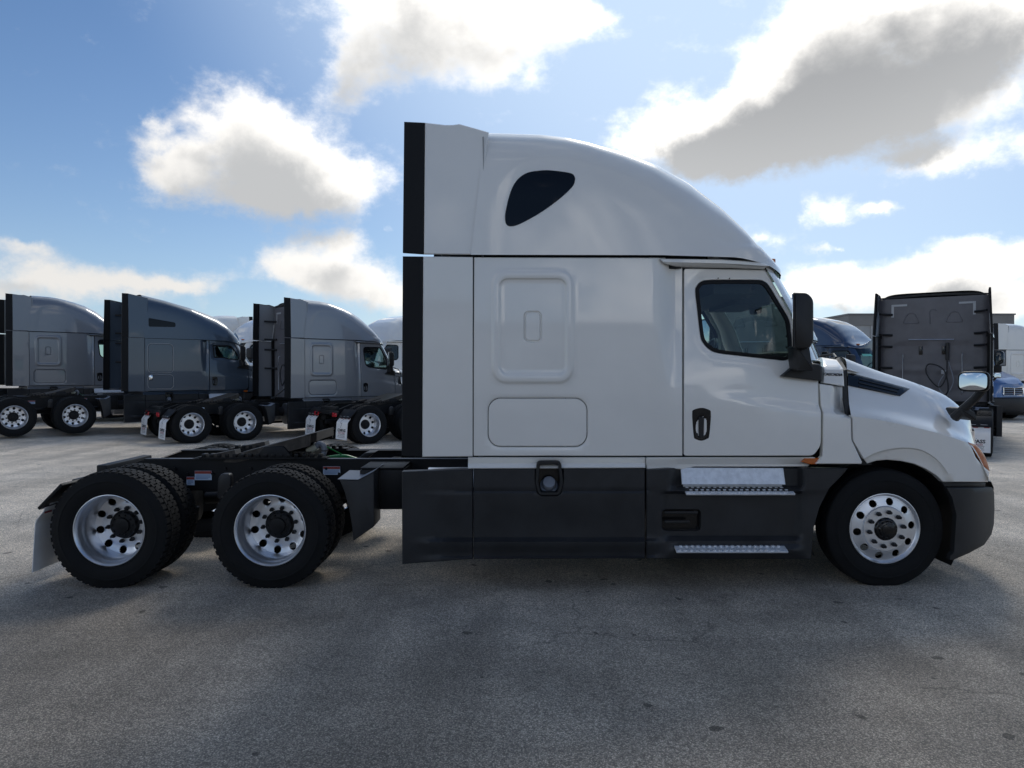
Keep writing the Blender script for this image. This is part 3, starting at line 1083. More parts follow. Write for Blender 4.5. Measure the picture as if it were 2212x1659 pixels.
    Y1 = np.interp(np.linspace(0, 1, len(L1)), [0, .5, .8, 1], [.035, .035, .06, .13])
    L2 = catmull([(1834, 870), (1905, 881), (1971, 897), (2035, 917), (2089, 940)], n=6)
    Y2 = np.interp(np.linspace(0, 1, len(L1)), [0, .5, 1], [.125, .19, .30])
    L3 = catmull([(1830, 800), (1905, 819), (1971, 841), (2035, 872), (2088, 912)], n=6)
    Y3 = np.interp(np.linspace(0, 1, len(L1)), [0, .5, 1], [.33, .42, .54])
    L4 = catmull([(1818, 771), (1895, 801), (1965, 823), (2040, 853), (2092, 896)], n=6)
    Y4 = np.interp(np.linspace(0, 1, len(L1)), [0, .5, 1], [.52, .62, .80])
    rows = []
    for i in range(len(L1)):
        c1, c2, c3, c4 = (np.array(V(l[i][0], l[i][1], yv[i])) for l, yv in ((L1, Y1), (L2, Y2), (L3, Y3), (L4, Y4)))
        c5 = np.array([c4[0] + .03 + .02 * i / len(L1), 1.25, c4[2] - .012 * (1 - i / len(L1)) - .02])
        half = catmull([tuple(c1), tuple(c1 + (c2 - c1) * .25 + np.array([0, .0, .004])), tuple(c2), tuple((c2 + c3) / 2), tuple(c3), tuple(c4), tuple(c5)], n=4)
        rows.append([tuple(h) for h in half] + [(x, 2.5 - y, z) for x, y, z in half[::-1][1:]])
    n_ = len(rows[0])
    # nose: from the last hood row down to the bumper top, bulging forward
    last = rows[-1]
    low_z = V(2128, 1041, .1)[2]
    xs_low = V(2133, 1041, .16)[0]
    nose = []
    for k in range(1, 8):
        t = k / 7
        row = []
        for (x, y, z) in last:
            cn = 1 - abs((y - 1.25) / 1.12) ** 2.6
            xe = xs_low + .30 * cn
            yy = y
            row.append((x + (xe - x) * t ** .75, yy, z + (low_z - z) * t))
        nose.append(row)
    allr = rows + nose
    hm = MB()
    hm.add([q for r_ in allr for q in r_], [(i * n_ + k, i * n_ + k + 1, (i + 1) * n_ + k + 1, (i + 1) * n_ + k) for i in range(len(allr) - 1) for k in range(n_ - 1)])
    hm.f = [q[::-1] for q in hm.f]
    hood = part('hood', hm, P_, root, angle=48)
    hy = surface_y(hm)
    cc = [k for k in range(n_) if abs(last[k][1] - 1.25) < .52]
    gq = MB()
    rows_n = nose[1:6]
    out_ = lambda q, d: (q[0] + d, q[1], q[2])
    gq.add([out_(r_[k], .012) for r_ in rows_n for k in cc], [(i * len(cc) + k + 1, i * len(cc) + k, (i + 1) * len(cc) + k, (i + 1) * len(cc) + k + 1) for i in range(len(rows_n) - 1) for k in range(len(cc) - 1)])
    part('grille', gq, M['plastic'], hood)
    gb = MB()
    loop_ = [out_(rows_n[0][k], .02) for k in cc] + [out_(r_[cc[-1]], .02) for r_ in rows_n[1:]] + [out_(rows_n[-1][k], .02) for k in cc[::-1][1:]] + [out_(r_[cc[0]], .02) for r_ in rows_n[::-1][1:]]
    gb.tube(loop_ + loop_[:1], .022, 6, False)
    mid_ = len(cc) // 2
    gb.tube([out_(r_[cc[mid_]], .02) for r_ in rows_n], .02, 6)
    for i in range(1, len(rows_n) - 1):
        gb.tube([out_(rows_n[i][k], .016) for k in cc], .008, 5)
    part('grille_surround', gb, M['chrome'], hood)
    # ---------------- fender side
    arch_c = (1912, 1150)
    arch = [(2037, 1041), (2022, 1027), (2000, 1013), (1975, 1002), (1945, 995.5), (1915, 993), (1893, 995), (1873, 1001)]
    fe_out = L1[::2] + [(2098, 966), (2108, 989), (2123, 1006), (2137, 1020), (2134, 1041)] + arch + [(1865, 990), (1842, 951), (1841, 905)]

    flare = catmull([(1850, 1004), (1868, 990), (1900, 975), (1945, 967), (1985, 970), (2015, 985), (2040, 1010), (2060, 1044)], n=5)
    f_poly = flare + [(2060, 1080), (1850, 1080)]
    f_loop = flare[3:-3] + [(x + .6, y + 3) for x, y in flare[3:-3][::-1]]

    def f_fender(P):
        px, py = P[:, 0], P[:, 1]
        d = np.where(inside(P, f_poly), segdist(P, flare, closed=False), 0)
        y = .030 + .016 * sstep(0, 3, d) + .030 * np.clip(d / 26, 0, 1)
        y = y + .13 * np.clip((px - 2020) / 110, 0, 2) ** 2.2
        return y
    part('fender', panel(fe_out, f_fender, grid=8, loops=[f_loop], rim=.06), P_, root, both=True)
    hl = [(2091, 955), (2109, 960.5), (2120, 973), (2128, 986), (2134, 1002), (2138.5, 1018), (2124, 1006), (2109.5, 989), (2100, 968)]
    part('headlight', panel(hl, lambda P: .12 + .16 * np.clip((P[:, 0] - 2090) / 48, 0, 1) + .10 * sstep(0, 14, (P[:, 0] - 2090) * .75 + 955 - P[:, 1] + 8) * 0, grid=6, rim=.10), M['amber'], root, both=True)
    fy_f = lambda P: f_fender(P)
    # hood vent
    vent = [(1831.5, 806), (1843, 806.5), (1966, 839.5), (1944, 856), (1831.5, 833)]
    ve = part('hood_vent', panel(vent, lambda P: hy(P) - .012, grid=6, rim=.01, edge=1), M['trim'], hood, both=True)
    for k in range(3):
        p0, p1 = (1856, 817 + 8 * k), (1944 - 4 * k, 839 + 6.0 * k)
        sl_ = [(p0[0], p0[1]), (p1[0], p1[1]), (p1[0] - 1, p1[1] + 2.4), (p0[0], p0[1] + 2.6)]
        part('vent_slat', panel(sl_, lambda P: hy(P) - .020, grid=14, rim=.008, edge=0), M['plastic'], ve, both=True)
    # inner arch liner and dark bay
    ax = V(1912, 1150, .1)
    lin = MB().lathe([(.64, .10), (.635, .30), (.63, .95)], 40, (ax[0], 0, .47), R(-28), R(200))
    part('wheel_arch_liner', lin, M['plastic'], root, both=True)
    part('engine_bay', MB().box(2.45, 4.1, .55, 1.95, .55, 1.45, .05), M['black'], root)
    gap = [(1806, 776), (1814, 772), (1829, 798), (1831, 862), (1840, 898), (1846, 948), (1884, 1004), (1856, 1004), (1832, 952), (1828, 898), (1822, 862), (1822, 800)]
    part('hood_seal', panel(gap, lambda P: body_y(P) + .035 + .03 * sstep(905, 860, P[:, 1]) + .20 * np.clip((800 - P[:, 1]) / 26, 0, 1), grid=6, rim=.02, edge=0), M['plastic'], root, both=True)
    # ---------------- bumper
    bo = [(2044, 1054), (2143, 1053), (2147.6, 1063), (2148.5, 1100), (2147, 1133), (2142, 1154), (2126, 1177), (2094, 1194.5), (2058, 1210), (2050.5, 1209), (2053, 1200), (2060, 1192), (2062, 1160), (2065, 1112), (2056, 1076)]
    fb = lambda P: .02 + .30 * np.clip((P[:, 0] - 2045) / 103, 0, 1.2) ** 2.6 + .02 * sstep(1090, 1200, P[:, 1])
    bump = part('bumper_corner', panel(bo, fb, grid=9, rim=.05), M['charcoal'], root, both=True)
    part('bumper_band', panel([(2034, 1042.5), (2129, 1042.5), (2128, 1052), (2040, 1052)], lambda P: fb(P) + .03, grid=9, rim=.03), M['plastic'], root, both=True)
    xb = V(2146, 1100, .33)[0]
    bs = MB()
    rows = []
    for k in range(17):
        yv = .33 + (2.5 - .66) * k / 16
        xf_ = xb + .24 * (1 - abs((yv - 1.25) / .92) ** 2.2)
        rows.append([(xf_ - .06, yv, .86), (xf_ - .02, yv, .85), (xf_, yv, .80), (xf_, yv, .50), (xf_ - .05, yv, .38), (xf_ - .18, yv, .30)])
    bs.add([q for r_ in rows for q in r_], [(i * 6 + k, (i + 1) * 6 + k, (i + 1) * 6 + k + 1, i * 6 + k + 1) for i in range(16) for k in range(5)])
    part('bumper', bs, M['charcoal'], root)
    # ---------------- rocker strip under cab
    rk = [(1011, 988), (1394, 988), (1394, 1011), (1011, 1012.5)]
    fr = lambda P: .05 + .030 * sstep(992, 1000, P[:, 1]) - .070 * sstep(999, 1010, P[:, 1])
    part('sill', panel(rk, fr, grid=5, rim=.04), P_, root, both=True)
    rk2 = round_poly([(1396, 988), (1762, 988), (1745, 1008), (1500, 1008), (1474, 1014), (1440, 1011), (1396, 1014)], 3)
    part('door_sill', panel(rk2, lambda P: .045 + .035 * sstep(1440, 1490, P[:, 0]) * sstep(986, 1003, P[:, 1]) + .02 * sstep(994, 1003, P[:, 1]), grid=6, rim=.04), P_, root, both=True)
    am = [(1737, 989.5), (1774, 989.5), (1764, 1003), (1748, 1003), (1731, 998)]
    part('side_marker', panel(am, lambda P: .045, grid=8, rim=.04), M['amber'], root, both=True)
    # ---------------- charcoal skirts

    def prof(P):
        py = P[:, 1]
        return (.010 * sstep(1055, 1059, py) - .016 * sstep(1059, 1064, py) + .020 * sstep(1064, 1150, py)
                - .058 * sstep(1161, 1171, py) + .030 * sstep(1172, 1200, py) - .022 * sstep(1200, 1205, py))
    sk_loops = []
    f_rear = lambda P: .005 + prof(P) * sstep(880, 1000, P[:, 0]) - .17 * np.clip((1022 - P[:, 0]) / 154, 0, 1) ** 1.4
    f_mid = lambda P: .005 + prof(P)
    for nm, poly, ff in (('rear_skirt', [(868, 1019), (1021, 1013.5), (1021, 1207.5), (869, 1218.5)], f_rear),):
        part(nm, panel(poly, ff, grid=5, rim=.10), M['charcoal'], root, both=True)
    filler = round_poly([(1157, 1012), (1216, 1012), (1217, 1040), (1210, 1068), (1163, 1068), (1157, 1040)], [0, 0, 4, 9, 9, 4], 4)
    part('tank_skirt', panel([(1023, 1013.5), (1156.5, 1013.3)] + filler[1:-1][::-1][:0] + filler_path() + [(1393, 1013), (1393, 1206.5), (1023, 1207.5)], f_mid, grid=5, rim=.08), M['charcoal'], root, both=True)
    # filler pocket
    pk = round_poly([(1160, 996), (1212, 996), (1217, 1042), (1210, 1070), (1163, 1070), (1156, 1042)], [10, 10, 4, 9, 9, 4], 4)
    pki = inset(pk, 7)
    fp = part('filler_pocket', panel(pk, flat(-.012), grid=6, holes=[pki], rim=.16, edge=1.2), M['plastic'], root, both=True)
    part('filler_back', panel(inset(pk, 3), flat(.13), grid=20, rim=0, edge=0), M['trim'], fp, both=True)
    c_ = V(1186, 1044, .07)
    capm = MB().lathe([(0, -.03), (.05, -.03), (.056, -.02), (.058, .03), (.075, .035), (.075, .06)], 28)
    tf = Matrix.Translation(c_) @ Matrix.Rotation(R(-35), 4, 'X')
    capm.v = [tuple(tf @ Vector(p)) for p in capm.v]
    part('filler_cap', capm, M['hose_grey'], fp, both=True)
    # step panel
    sp = [(1396, 1015), (1438, 1013), (1465, 1010), (1832, 1012), (1814, 1032), (1791, 1055), (1770, 1096), (1758, 1138), (1752, 1208), (1396, 1206.5)]
    rec = rr(1430, 1101, 1513, 1146, 8, 4)

    def f_step(P):
        px, py = P[:, 0], P[:, 1]
        y = .005 + prof(P) * sstep(1440, 1396, px) + .006 * sstep(1062, 1066, py)
        y = y + .10 * sstep(1440, 1468, px) * sstep(1740, 1722, px) * sstep(1060, 1048, py)
        y = y + .10 * sstep(1062, 1066, py) * sstep(1425, 1450, px) * sstep(1740, 1715, px) * sstep(1166, 1160, py) * .55
        y = y - .035 * sstep(1178, 1184, py) * sstep(1440, 1460, px) * sstep(1745, 1715, px) * sstep(1206, 1192, py)
        return y
    part('step_fairing', panel(sp, f_step, grid=6, holes=[rec], rim=.08), M['charcoal'], root, both=True)
    rb = part('step_pocket', panel(inset(rec, -2), flat(.13), grid=20, rim=0, edge=0), M['trim'], root, both=True)
    part('pocket_bar', MB().box(*(V(1435, 1105, .05)[0], V(1508, 1105, .05)[0]), .04, .07, V(1435, 1110, .05)[2], V(1435, 1104, .05)[2], .006).box(*(V(1435, 1105, .05)[0], V(1490, 1105, .05)[0]), .04, .07, V(1435, 1130, .05)[2], V(1435, 1124, .05)[2], .006), M['plastic'], rb, both=True)
    # bright plate and two treads
    part('kick_plate', panel([(1470, 1010), (1692, 1011), (1697, 1047), (1473, 1047)], lambda P: .10 - .055 * (P[:, 1] - 1010) / 37, grid=16, rim=.01, edge=.8), M['tread'], root, both=True)
    for (x0, x1, zt_, yb, yf) in ((V(1475, 1050, .09)[0], V(1712, 1050, .03)[0], V(1500, 1050, .09)[2], .10, -.02), (V(1453, 1166, .06)[0], V(1692, 1166, .03)[0], V(1500, 1168, .06)[2], .085, -.075)):
        L_ = yb - yf
        t_ = MB().box(x0, x1, -.022 - L_, -.022, -.018, -.002, .004).box(x0, x1 - .07, -.022, -.008, -.012, .030, .004)
        nx = 18
        for i in range(nx):
            for j in range(3):
                xx = x0 + .03 + (x1 - x0 - .06) * (i + .5 * (j % 2)) / nx
                yy = -.04 - (L_ - .035) * j / 2
                t_.box(xx - .014, xx + .010, yy - .008, yy + .008, -.003, .007, .002)
        tf = Matrix.Translation((0, yb, zt_)) @ Matrix.Rotation(R(17), 4, 'X')
        t_.v = [tuple(tf @ Vector(p)) for p in t_.v]
        part('step_tread', t_, M['tread'], root, both=True)
    # ---------------- mirrors
    mo = round_poly([(1713, 631), (1744, 632), (1757, 646), (1757.5, 738), (1747, 753), (1713, 752)], [3, 10, 10, 10, 10, 5], 5)
    mpts = [(V(p[0], p[1], -.24)[0], V(p[0], p[1], -.24)[2]) for p in mo]
    sm_ = MB().prism(mpts, -.24, -.005, .02)
    sm_.v = [(x + .40 * (y + .24), y, z) for x, y, z in sm_.v]
    side_mirror = part('side_mirror', sm_, M['plastic'], root, both=True)
    ap = [(V(p[0], p[1], -.10)[0], V(p[0], p[1], -.10)[2]) for p in round_poly([(1714, 748), (1744, 748), (1748, 775), (1754, 800), (1720, 800), (1716, 775)], 5)]
    part('mirror_arm', MB().prism(ap, -.15, .05, .015), M['plastic'], side_mirror, both=True)
    mbp = [(1688.5, 813), (1719, 789), (1757, 784), (1770, 786), (1775.5, 792), (1775, 823)]
    part('mirror_base', panel(mbp, lambda P: .005 + .02 * sstep(790, 780, P[:, 1]), grid=9, rim=.10, edge=2.5, soft=.012), M['plastic'], side_mirror, both=True)
    gx0 = min(p[0] for p in mpts)
    mg_ = MB().box(gx0 - .006, gx0 + .002, -.225, -.02, V(1713, 748, -.24)[2], V(1713, 636, -.24)[2], .002)
    mg_.v = [(x + .40 * (y + .24), y, z) for x, y, z in mg_.v]
    part('mirror_glass', mg_, M['mirror'], side_mirror, both=True)
    # hood mirror
    hb0, hb1 = V(2066, 905, .24), V(2118, 842, -.02)
    hmir = MB().tube([V(2062, 902, .24), V(2085, 880, .14), V(2105, 862, .04), V(2124, 840, -.02), V(2126, 826, -.04)], [.042, .036, .034, .034, .030], 10)
    hmo = part('hood_mirror', hmir, M['plastic'], root, both=True)
    bo_ = MB().prism([(V(p[0], p[1], .30)[0], V(p[0], p[1], .30)[2]) for p in round_poly([(2049, 882), (2062, 878), (2080, 890), (2083, 906), (2070, 904), (2058, 898)], 4)], .12, .36, .012)
    part('mirror_foot', bo_, M['plastic'], hmo, both=True)
    hc = Vector(V(2102, 824, -.06))
    ez = Vector((-.76, -.64, .05)).normalized()
    ex = ez.cross(Vector((0, 0, 1))).normalized() * -1
    ey = ex.cross(ez).normalized() * -1
    if ey.z < 0:
        ey = -ey
    shell, gl_ = MB(), MB()
    prof_ = [(1.0, -.004), (1.06, .004), (1.05, .03), (.9, .075), (.55, .11), (.01, .12)]
    nseg = 28
    for k, (sc_, dp) in enumerate(prof_):
        for j in range(nseg):
            a = 2 * math.pi * j / nseg
            cx_, sy_ = math.copysign(abs(math.cos(a)) ** .5, math.cos(a)), math.copysign(abs(math.sin(a)) ** .5, math.sin(a))
            shell.v.append(tuple(hc + ex * (.112 * sc_ * cx_) + ey * (.080 * sc_ * sy_) - ez * dp))
    shell.f = [(k * nseg + j, k * nseg + (j + 1) % nseg, (k + 1) * nseg + (j + 1) % nseg, (k + 1) * nseg + j) for k in range(len(prof_) - 1) for j in range(nseg)]
    part('mirror_shell', shell, M['plastic'], hmo, both=True)
    for j in range(nseg):
        a = 2 * math.pi * j / nseg
        cx_, sy_ = math.copysign(abs(math.cos(a)) ** .5, math.cos(a)), math.copysign(abs(math.sin(a)) ** .5, math.sin(a))
        gl_.v.append(tuple(hc + ex * (.103 * cx_) + ey * (.072 * sy_) + ez * .003))
    gl_.v.append(tuple(hc + ez * .010))
    gl_.f = [(j, (j + 1) % nseg, nseg) for j in range(nseg)]
    part('mirror_glass', gl_, M['mirror'], hmo, both=True)
    # ---------------- back wall of the sleeper
    bx = -.30
    yw = np.linspace(.07, 2.43, 41)
    zw = np.linspace(1.08, 3.80 if A else 3.62, 47)
    bw = MB()
    tri = [[(.62, 3.13), (.98, 3.13), (.87, 3.40), (.73, 3.40)], [(1.52, 3.13), (1.88, 3.13), (1.77, 3.40), (1.63, 3.40)]]
    Q = np.array([(a, b) for b in zw for a in yw])
    dx = np.zeros(len(Q))
    for t_ in tri:
        d = segdist(Q, t_)
        ins_ = inside(Q, t_)
        dx += .0 * d
    for q in ((.45, 1.95, 1.18, 2.62, .1), (1.32, 1.95, 2.05, 2.62, .1), (.45, 1.25, 1.18, 1.85, .1), (1.32, 1.25, 2.05, 1.85, .1)):
        dx += .022 * sstep(.02, -.05, sdf_rr(Q, *q))
    edge = np.minimum(Q[:, 0] - .07, 2.43 - Q[:, 0])
    dx += .06 * sstep(.12, 0, edge)
    bw.add([(bx + dx[i], Q[i, 0], Q[i, 1]) for i in range(len(Q))], [(j * 41 + i, j * 41 + i + 1, (j + 1) * 41 + i + 1, (j + 1) * 41 + i) for j in range(46) for i in range(40)])
    bw.f = [q[::-1] for q in bw.f]
    back = part('back_wall', bw, M['wall_grey'] if paintkey != 'white' else M['wall_grey'], root)
    for t_ in tri:
        lp = round_poly(t_, .06, 4)
        part('pressed_bead', MB().tube([(bx - .002, p[0], p[1]) for p in lp + lp[:1]], .012, 6, False), M['wall_grey'], back)
    part('pressed_bead', MB().tube([(bx - .002, p[0], p[1]) for p in [(1.16, 3.44), (1.20, 3.48), (1.27, 3.48), (1.30, 3.43), (1.30, 3.1)]], .010, 6, False), M['wall_grey'], back)
    for sgn in (-1, 1):
        c_ = 1.25 + sgn * .88
        part('reflective_corner', MB().box(bx - .008, bx - .003, min(c_, c_ - sgn * .34), max(c_, c_ - sgn * .34), 3.60, 3.65).box(bx - .008, bx - .003, min(c_, c_ - sgn * .055), max(c_, c_ - sgn * .055), 3.31, 3.598), M['silver'], back, smooth=False)
        for zz in (3.38, 2.83, 2.52, 1.95):
            y0, y1 = 1.25 + sgn * .86, 1.25 + sgn * 1.10
            part('extender_bracket', MB().tube([(bx - .01, y0, zz), (bx - .08, y1 - sgn * .12, zz + .005), (bx - .30, y1, zz + .01)], [.035, .032, .03], 6), M['plastic'], root)
        part('grab_pole', MB().tube([(bx - .01, 1.25 + sgn * .62, 2.32), (bx - .06, 1.25 + sgn * .62, 2.30), (bx - .06, 1.25 + sgn * .62, 1.30), (bx - .01, 1.25 + sgn * .62, 1.28)], .013, 6), M['alu'], back)
        part('vent_slot', MB().box(bx - .006, bx + .03, 1.25 + sgn * .24 - .04, 1.25 + sgn * .24 + .04, 2.30, 2.52, .005), M['trim'], back)
    part('hose_rail', MB().tube([(bx - .05, .80, 2.68), (bx - .05, 1.75, 2.70)], .014, 6), M['alu'], back)
    part('hose_hanger', MB().tube([(bx - .06, .93, 2.60), (bx - .09, .93, 2.15)], .04, 8), M['plastic'], back)
    hose = catmull([(bx - .10, .93, 2.2), (bx - .22, .95, 1.7), (bx - .26, 1.1, 1.45), (bx - .22, 1.35, 1.8), (bx - .16, 1.3, 2.05), (bx - .18, 1.0, 1.9), (bx - .25, .9, 1.4), (bx - .5, 1.0, 1.15)], n=6)
    part('air_hose', MB().tube(hose, .016, 7), M['plastic'], back)
    part('power_cable', MB().tube(catmull([(bx - .08, .90, 2.1), (bx - .2, .80, 1.6), (bx - .25, .95, 1.25), (bx - .2, 1.1, 1.5), (bx - .12, .95, 1.85)], n=6), .011, 6), M['hose_grey'], back)
    part('hose_socket', MB().box(bx - .03, bx, .95, 1.06, 1.78, 1.89, .01), M['silver'], back)
    # ---------------- chassis
    zt_ = .985
    for yy in (.82, 1.68):
        o_ = 1 if yy < 1.25 else -1
        rail = MB()
        pts = [(-3.50, zt_), (3.3, zt_), (3.3, zt_ - .28), (-3.3, zt_ - .28), (-3.95, zt_ - .30), (-4.1, zt_ - .26), (-4.1, zt_ - .21)]
        rail.prism(pts, yy - .005, yy + .005)
        rail.box(-3.50, 3.3, min(yy, yy + o_ * .09), max(yy, yy + o_ * .09), zt_, zt_ + .010)
        rail.add([(-3.50, yy, zt_ + .004), (-3.50, yy + o_ * .09, zt_ + .004), (-4.1, yy + o_ * .09, zt_ - .206), (-4.1, yy, zt_ - .206)], [(0, 1, 2, 3)])
        rail.box(-3.25, 3.3, min(yy, yy + o_ * .09), max(yy, yy + o_ * .09), zt_ - .290, zt_ - .281)
        rl = part('frame_rail', rail, M['black'], root, smooth=False)
        part('rail_edge', MB().box(-3.25, -.32, yy - .012, yy + .012, zt_ + .0105, zt_ + .016), M['hose_grey'], rl, smooth=False)
        for k in range(26):
            xx = -3.2 + .12 * k
            if k % 3 != 2:
                part('frame_bolt', MB().lathe([(0, -.022), (.014, -.022), (.016, -.006)], 6, (xx, yy, zt_ - .08 - .05 * (k % 2))), M['black'], rl)
    for xx in (-3.9, -2.7, -1.2, .2, 1.6):
        part('cross_member', MB().box(xx - .05, xx + .05, .82, 1.68, zt_ - .22, zt_ - .05, .01), M['black'], root)
    part('tail_light_bar', MB().box(-4.02, -3.98, .55, 1.95, .74, .84, .006), M['black'], root)
    for yy in (.66, .80, 1.70, 1.84):
        part('tail_light', MB().add(*(lambda m: ([(-4.02 - b + 0 * a, yy + a, .74 + c) for a, b, c in [(p[0], -p[1], p[2]) for p in m.v]], m.f))(MB().lathe([(0, -.03), (.05, -.028), (.058, -.01), (.06, 0)], 20))), M['red'], root)
    # fifth wheel: tilted plate with horse-shoe throat
    xa, xb_ = V(487, 985, .80)[0], V(676, 938, .80)[0]
    za, zb = V(487, 987, .80)[2], V(676, 936, .80)[2]
    out = [(0, .04), (.34, 0), (.85, 0), (.93, .14), (.93, .86), (.85, 1.0), (.34, 1.0), (0, .96), (-.04, .70), (.10, .58), (.36, .54), (.40, .5), (.36, .46), (.10, .42), (-.04, .30)]
    bm = bmesh.new()
    fv = [bm.verts.new((xa + (xb_ - xa) * p[0] / .93, .80 + .92 * p[1], za + (zb - za) * p[0] / .93)) for p in out]
    f_ = bm.faces.new(fv)
    ex_ = bmesh.ops.extrude_face_region(bm, geom=[f_])
    for q in ex_['geom']:
        if isinstance(q, bmesh.types.BMVert):
            q.co.z -= .085
    bmesh.ops.recalc_face_normals(bm, faces=bm.faces)
    pm = MB()
    pm.bm(bm)
    fw = part('fifth_wheel', pm, M['steel'], root, smooth=False)
    # skirt of the fifth wheel plate
    sk = [(xa + .02, za - .0), (xb_ - .03, zb - .02), (xb_ - .03, zb - .12), (xb_ - .22, zb - .17), (xa + .25, za - .02), (xa + .1, za - .055), (xa - .02, za - .05)]
    part('fifth_wheel_web', MB().prism(sk, .803, .83).prism(sk, 1.66, 1.69).box(xa + .3, xb_ - .05, .9, 1.6, za - .03, za + .04), M['steel'], fw, smooth=False)
    part('fifth_wheel_bracket', MB().prism([(-2.45, .99), (-2.05, .99), (-2.16, 1.12), (-2.34, 1.12)], .78, .88, .01).prism([(-2.45, .99), (-2.05, .99), (-2.16, 1.12), (-2.34, 1.12)], 1.62, 1.72, .01), M['black'], root)
    for yy in (.80, 1.62):
        sl_ = MB().box(-2.95, -1.75, yy - .03, yy + .09, zt_ + .012, zt_ + .030)
        for k in range(16):
            sl_.box(-2.93 + .073 * k, -2.893 + .073 * k, yy - .03, yy + .05, zt_ + .030, zt_ + .062, .004)
        part('slide_rack', sl_, M['black'], root)
    ramp = MB()
    for yy in (.80, 1.62):
        ramp.add([(-3.02, yy - .02, zt_ + .02), (-3.02, yy + .12, zt_ + .02), (-2.62, yy + .12, zt_ + .10), (-2.62, yy - .02, zt_ + .10), (-2.6, yy - .02, zt_ + .02), (-2.6, yy + .12, zt_ + .02)], [(0, 1, 2, 3), (0, 3, 4), (1, 5, 2), (2, 5, 4, 3)])
    part('guide_ramp', ramp, M['steel'], root, smooth=False)
    # air and electric lines behind the fifth wheel
    hoseg = catmull([V(560, 996, 1.0), V(640, 985, 1.05), V(690, 990, 1.1), V(740, 985, 1.15), V(770, 992, 1.2)], n=6)
    part('green_air_hose', MB().tube(hoseg, .018, 8), M['hose_green'], root)
    part('green_air_hose', MB().tube([V(700, 962, 1.0), V(750, 988, 1.2)], .007, 6), M['hose_green'], root)
    part('cable_boot', MB().tube(catmull([V(680, 968, .95), V(690, 958, .95), V(699, 964, .95), V(700, 978, .95), V(692, 990, .95)], n=5), .028, 9), M['hose_grey'], root)
    part('cable_plug', MB().tube([V(664, 975, .95), V(684, 965, .95)], .034, 10), M['cream'], root)
    part('air_fitting', MB().tube([V(640, 985, .95), V(666, 973, .95)], .022, 8), M['black'], root)
    # cab mount bracket
    part('cab_mount', MB().prism([(V(p[0], p[1], 1.0)[0], V(p[0], p[1], 1.0)[2]) for p in [(770, 993), (790, 977), (812, 976), (800, 985), (790, 993)]], .95, 1.2, .008), M['black'], root)
    part('air_tank', MB().add(*(lambda m: ([(x, y, z) for x, y, z in m.v], m.f))(MB().tube([(-1.25, .62, .72), (-.75, .62, .72)], [.13, .13], 20))), M['black'], root)
    part('battery_box', MB().box(-1.35, -.95, .35, .80, .60, .96, .02), M['black'], root)
    part('battery_cover', MB().box(-1.34, -.96, .34, .8, .962, .975, .004), M['rubber'], root)
    # warning labels on the rail
    for (x0, y0, x1, y1, yy) in ((421, 1017, 457.5, 1037, .805), (403, 1030, 420.5, 1048, .806), (698, 1007.5, 735, 1025.5, .805)):
        a_, b_ = V(x0, y0, yy), V(x1, y1, yy)
        lb = part('warning_label', MB().box(a_[0], b_[0], yy - .003, yy, b_[2], a_[2]), M['label'], root, smooth=False)
        hh = a_[2] - b_[2]
        part('label_header', MB().box(a_[0] + .002, b_[0] - .002, yy - .005, yy - .003, a_[2] - hh * .32, a_[2] - .002), M['labelred'], lb, smooth=False)
        ln = MB()
        for k in range(4):
            ln.box(a_[0] + .012, b_[0] - .012 - .02 * (k == 3), yy - .005, yy - .003, a_[2] - hh * (.46 + .13 * k), a_[2] - hh * (.41 + .13 * k))
        part('label_print', ln, M['labelink'], lb, smooth=False)
    # suspension bits
    for xx in (V(487, 1040, .35)[0],):
        tb = round_poly([(472, 1075), (474, 1034), (480, 1022), (500, 1022), (502, 1034), (500, 1075)], [0, 8, 6, 6, 8, 0], 4)
        part('spring_shield', MB().prism([(V(p[0], p[1], .40)[0], V(p[0], p[1], .40)[2]) for p in tb], .36, .44, .012), M['charcoal'], root, both=True)
    xr = [V(235, 1150, .02)[0], V(583, 1150, .02)[0]]
    for x_ in xr:
        part('axle', MB().tube([(x_, .5, WZ), (x_, 2.0, WZ)], .07, 12).add(*(lambda m: (m.v, m.f))(MB().box(x_ - .22, x_ + .22, 1.05, 1.45, WZ - .2, WZ + .24, .09))), M['black'], root)
        part('air_spring', MB().add(*(lambda m: ([(x_ - .35 + a, .62 + c, .55 + b) for a, b, c in m.v], m.f))(MB().lathe([(.0, .0), (.11, .0), (.13, .05), (.12, .1), (.13, .15), (.11, .2), (0, .2)], 20))), M['rubber'], root, both=True)
        part('trailing_arm', MB().box(x_ - .4, x_ + .45, .68, .78, .44, .56, .02), M['black'], root, both=True)
    part('drive_shaft', MB().tube([(xr[0] + .3, 1.25, .55), (1.5, 1.25, .72)], .06, 12), M['black'], root)
    part('fuel_tank', MB().tube([(-.75, .46, .66), (1.05, .46, .66)], .30, 26), M['alu'], root, both=True)
    part('gearbox', MB().box(.2, 2.6, .85, 1.65, .45, .95, .08), M['black'], root)
    part('floor_pan', MB().box(-.28, 2.5, .14, 2.36, .98, 1.04), M['black'], root)
    # quarter fender ahead of the rear wheels
    qo = [(V(p[0], p[1], .05)[0], V(p[0], p[1], .05)[2]) for p in [(729, 1036), (763, 1040), (774, 1037), (805, 1020), (806, 1128), (806, 1140), (760, 1172), (757, 1140), (750, 1100), (741, 1066)]]
    part('quarter_fender', MB().prism(qo, .10, .40, .012), M['charcoal'], root, both=True)
    qt = MB()
    a1, a2, a3, a4 = V(729, 1035, .09), V(774, 1036, .09), V(805, 1019, .09), V(760, 1018, .5)
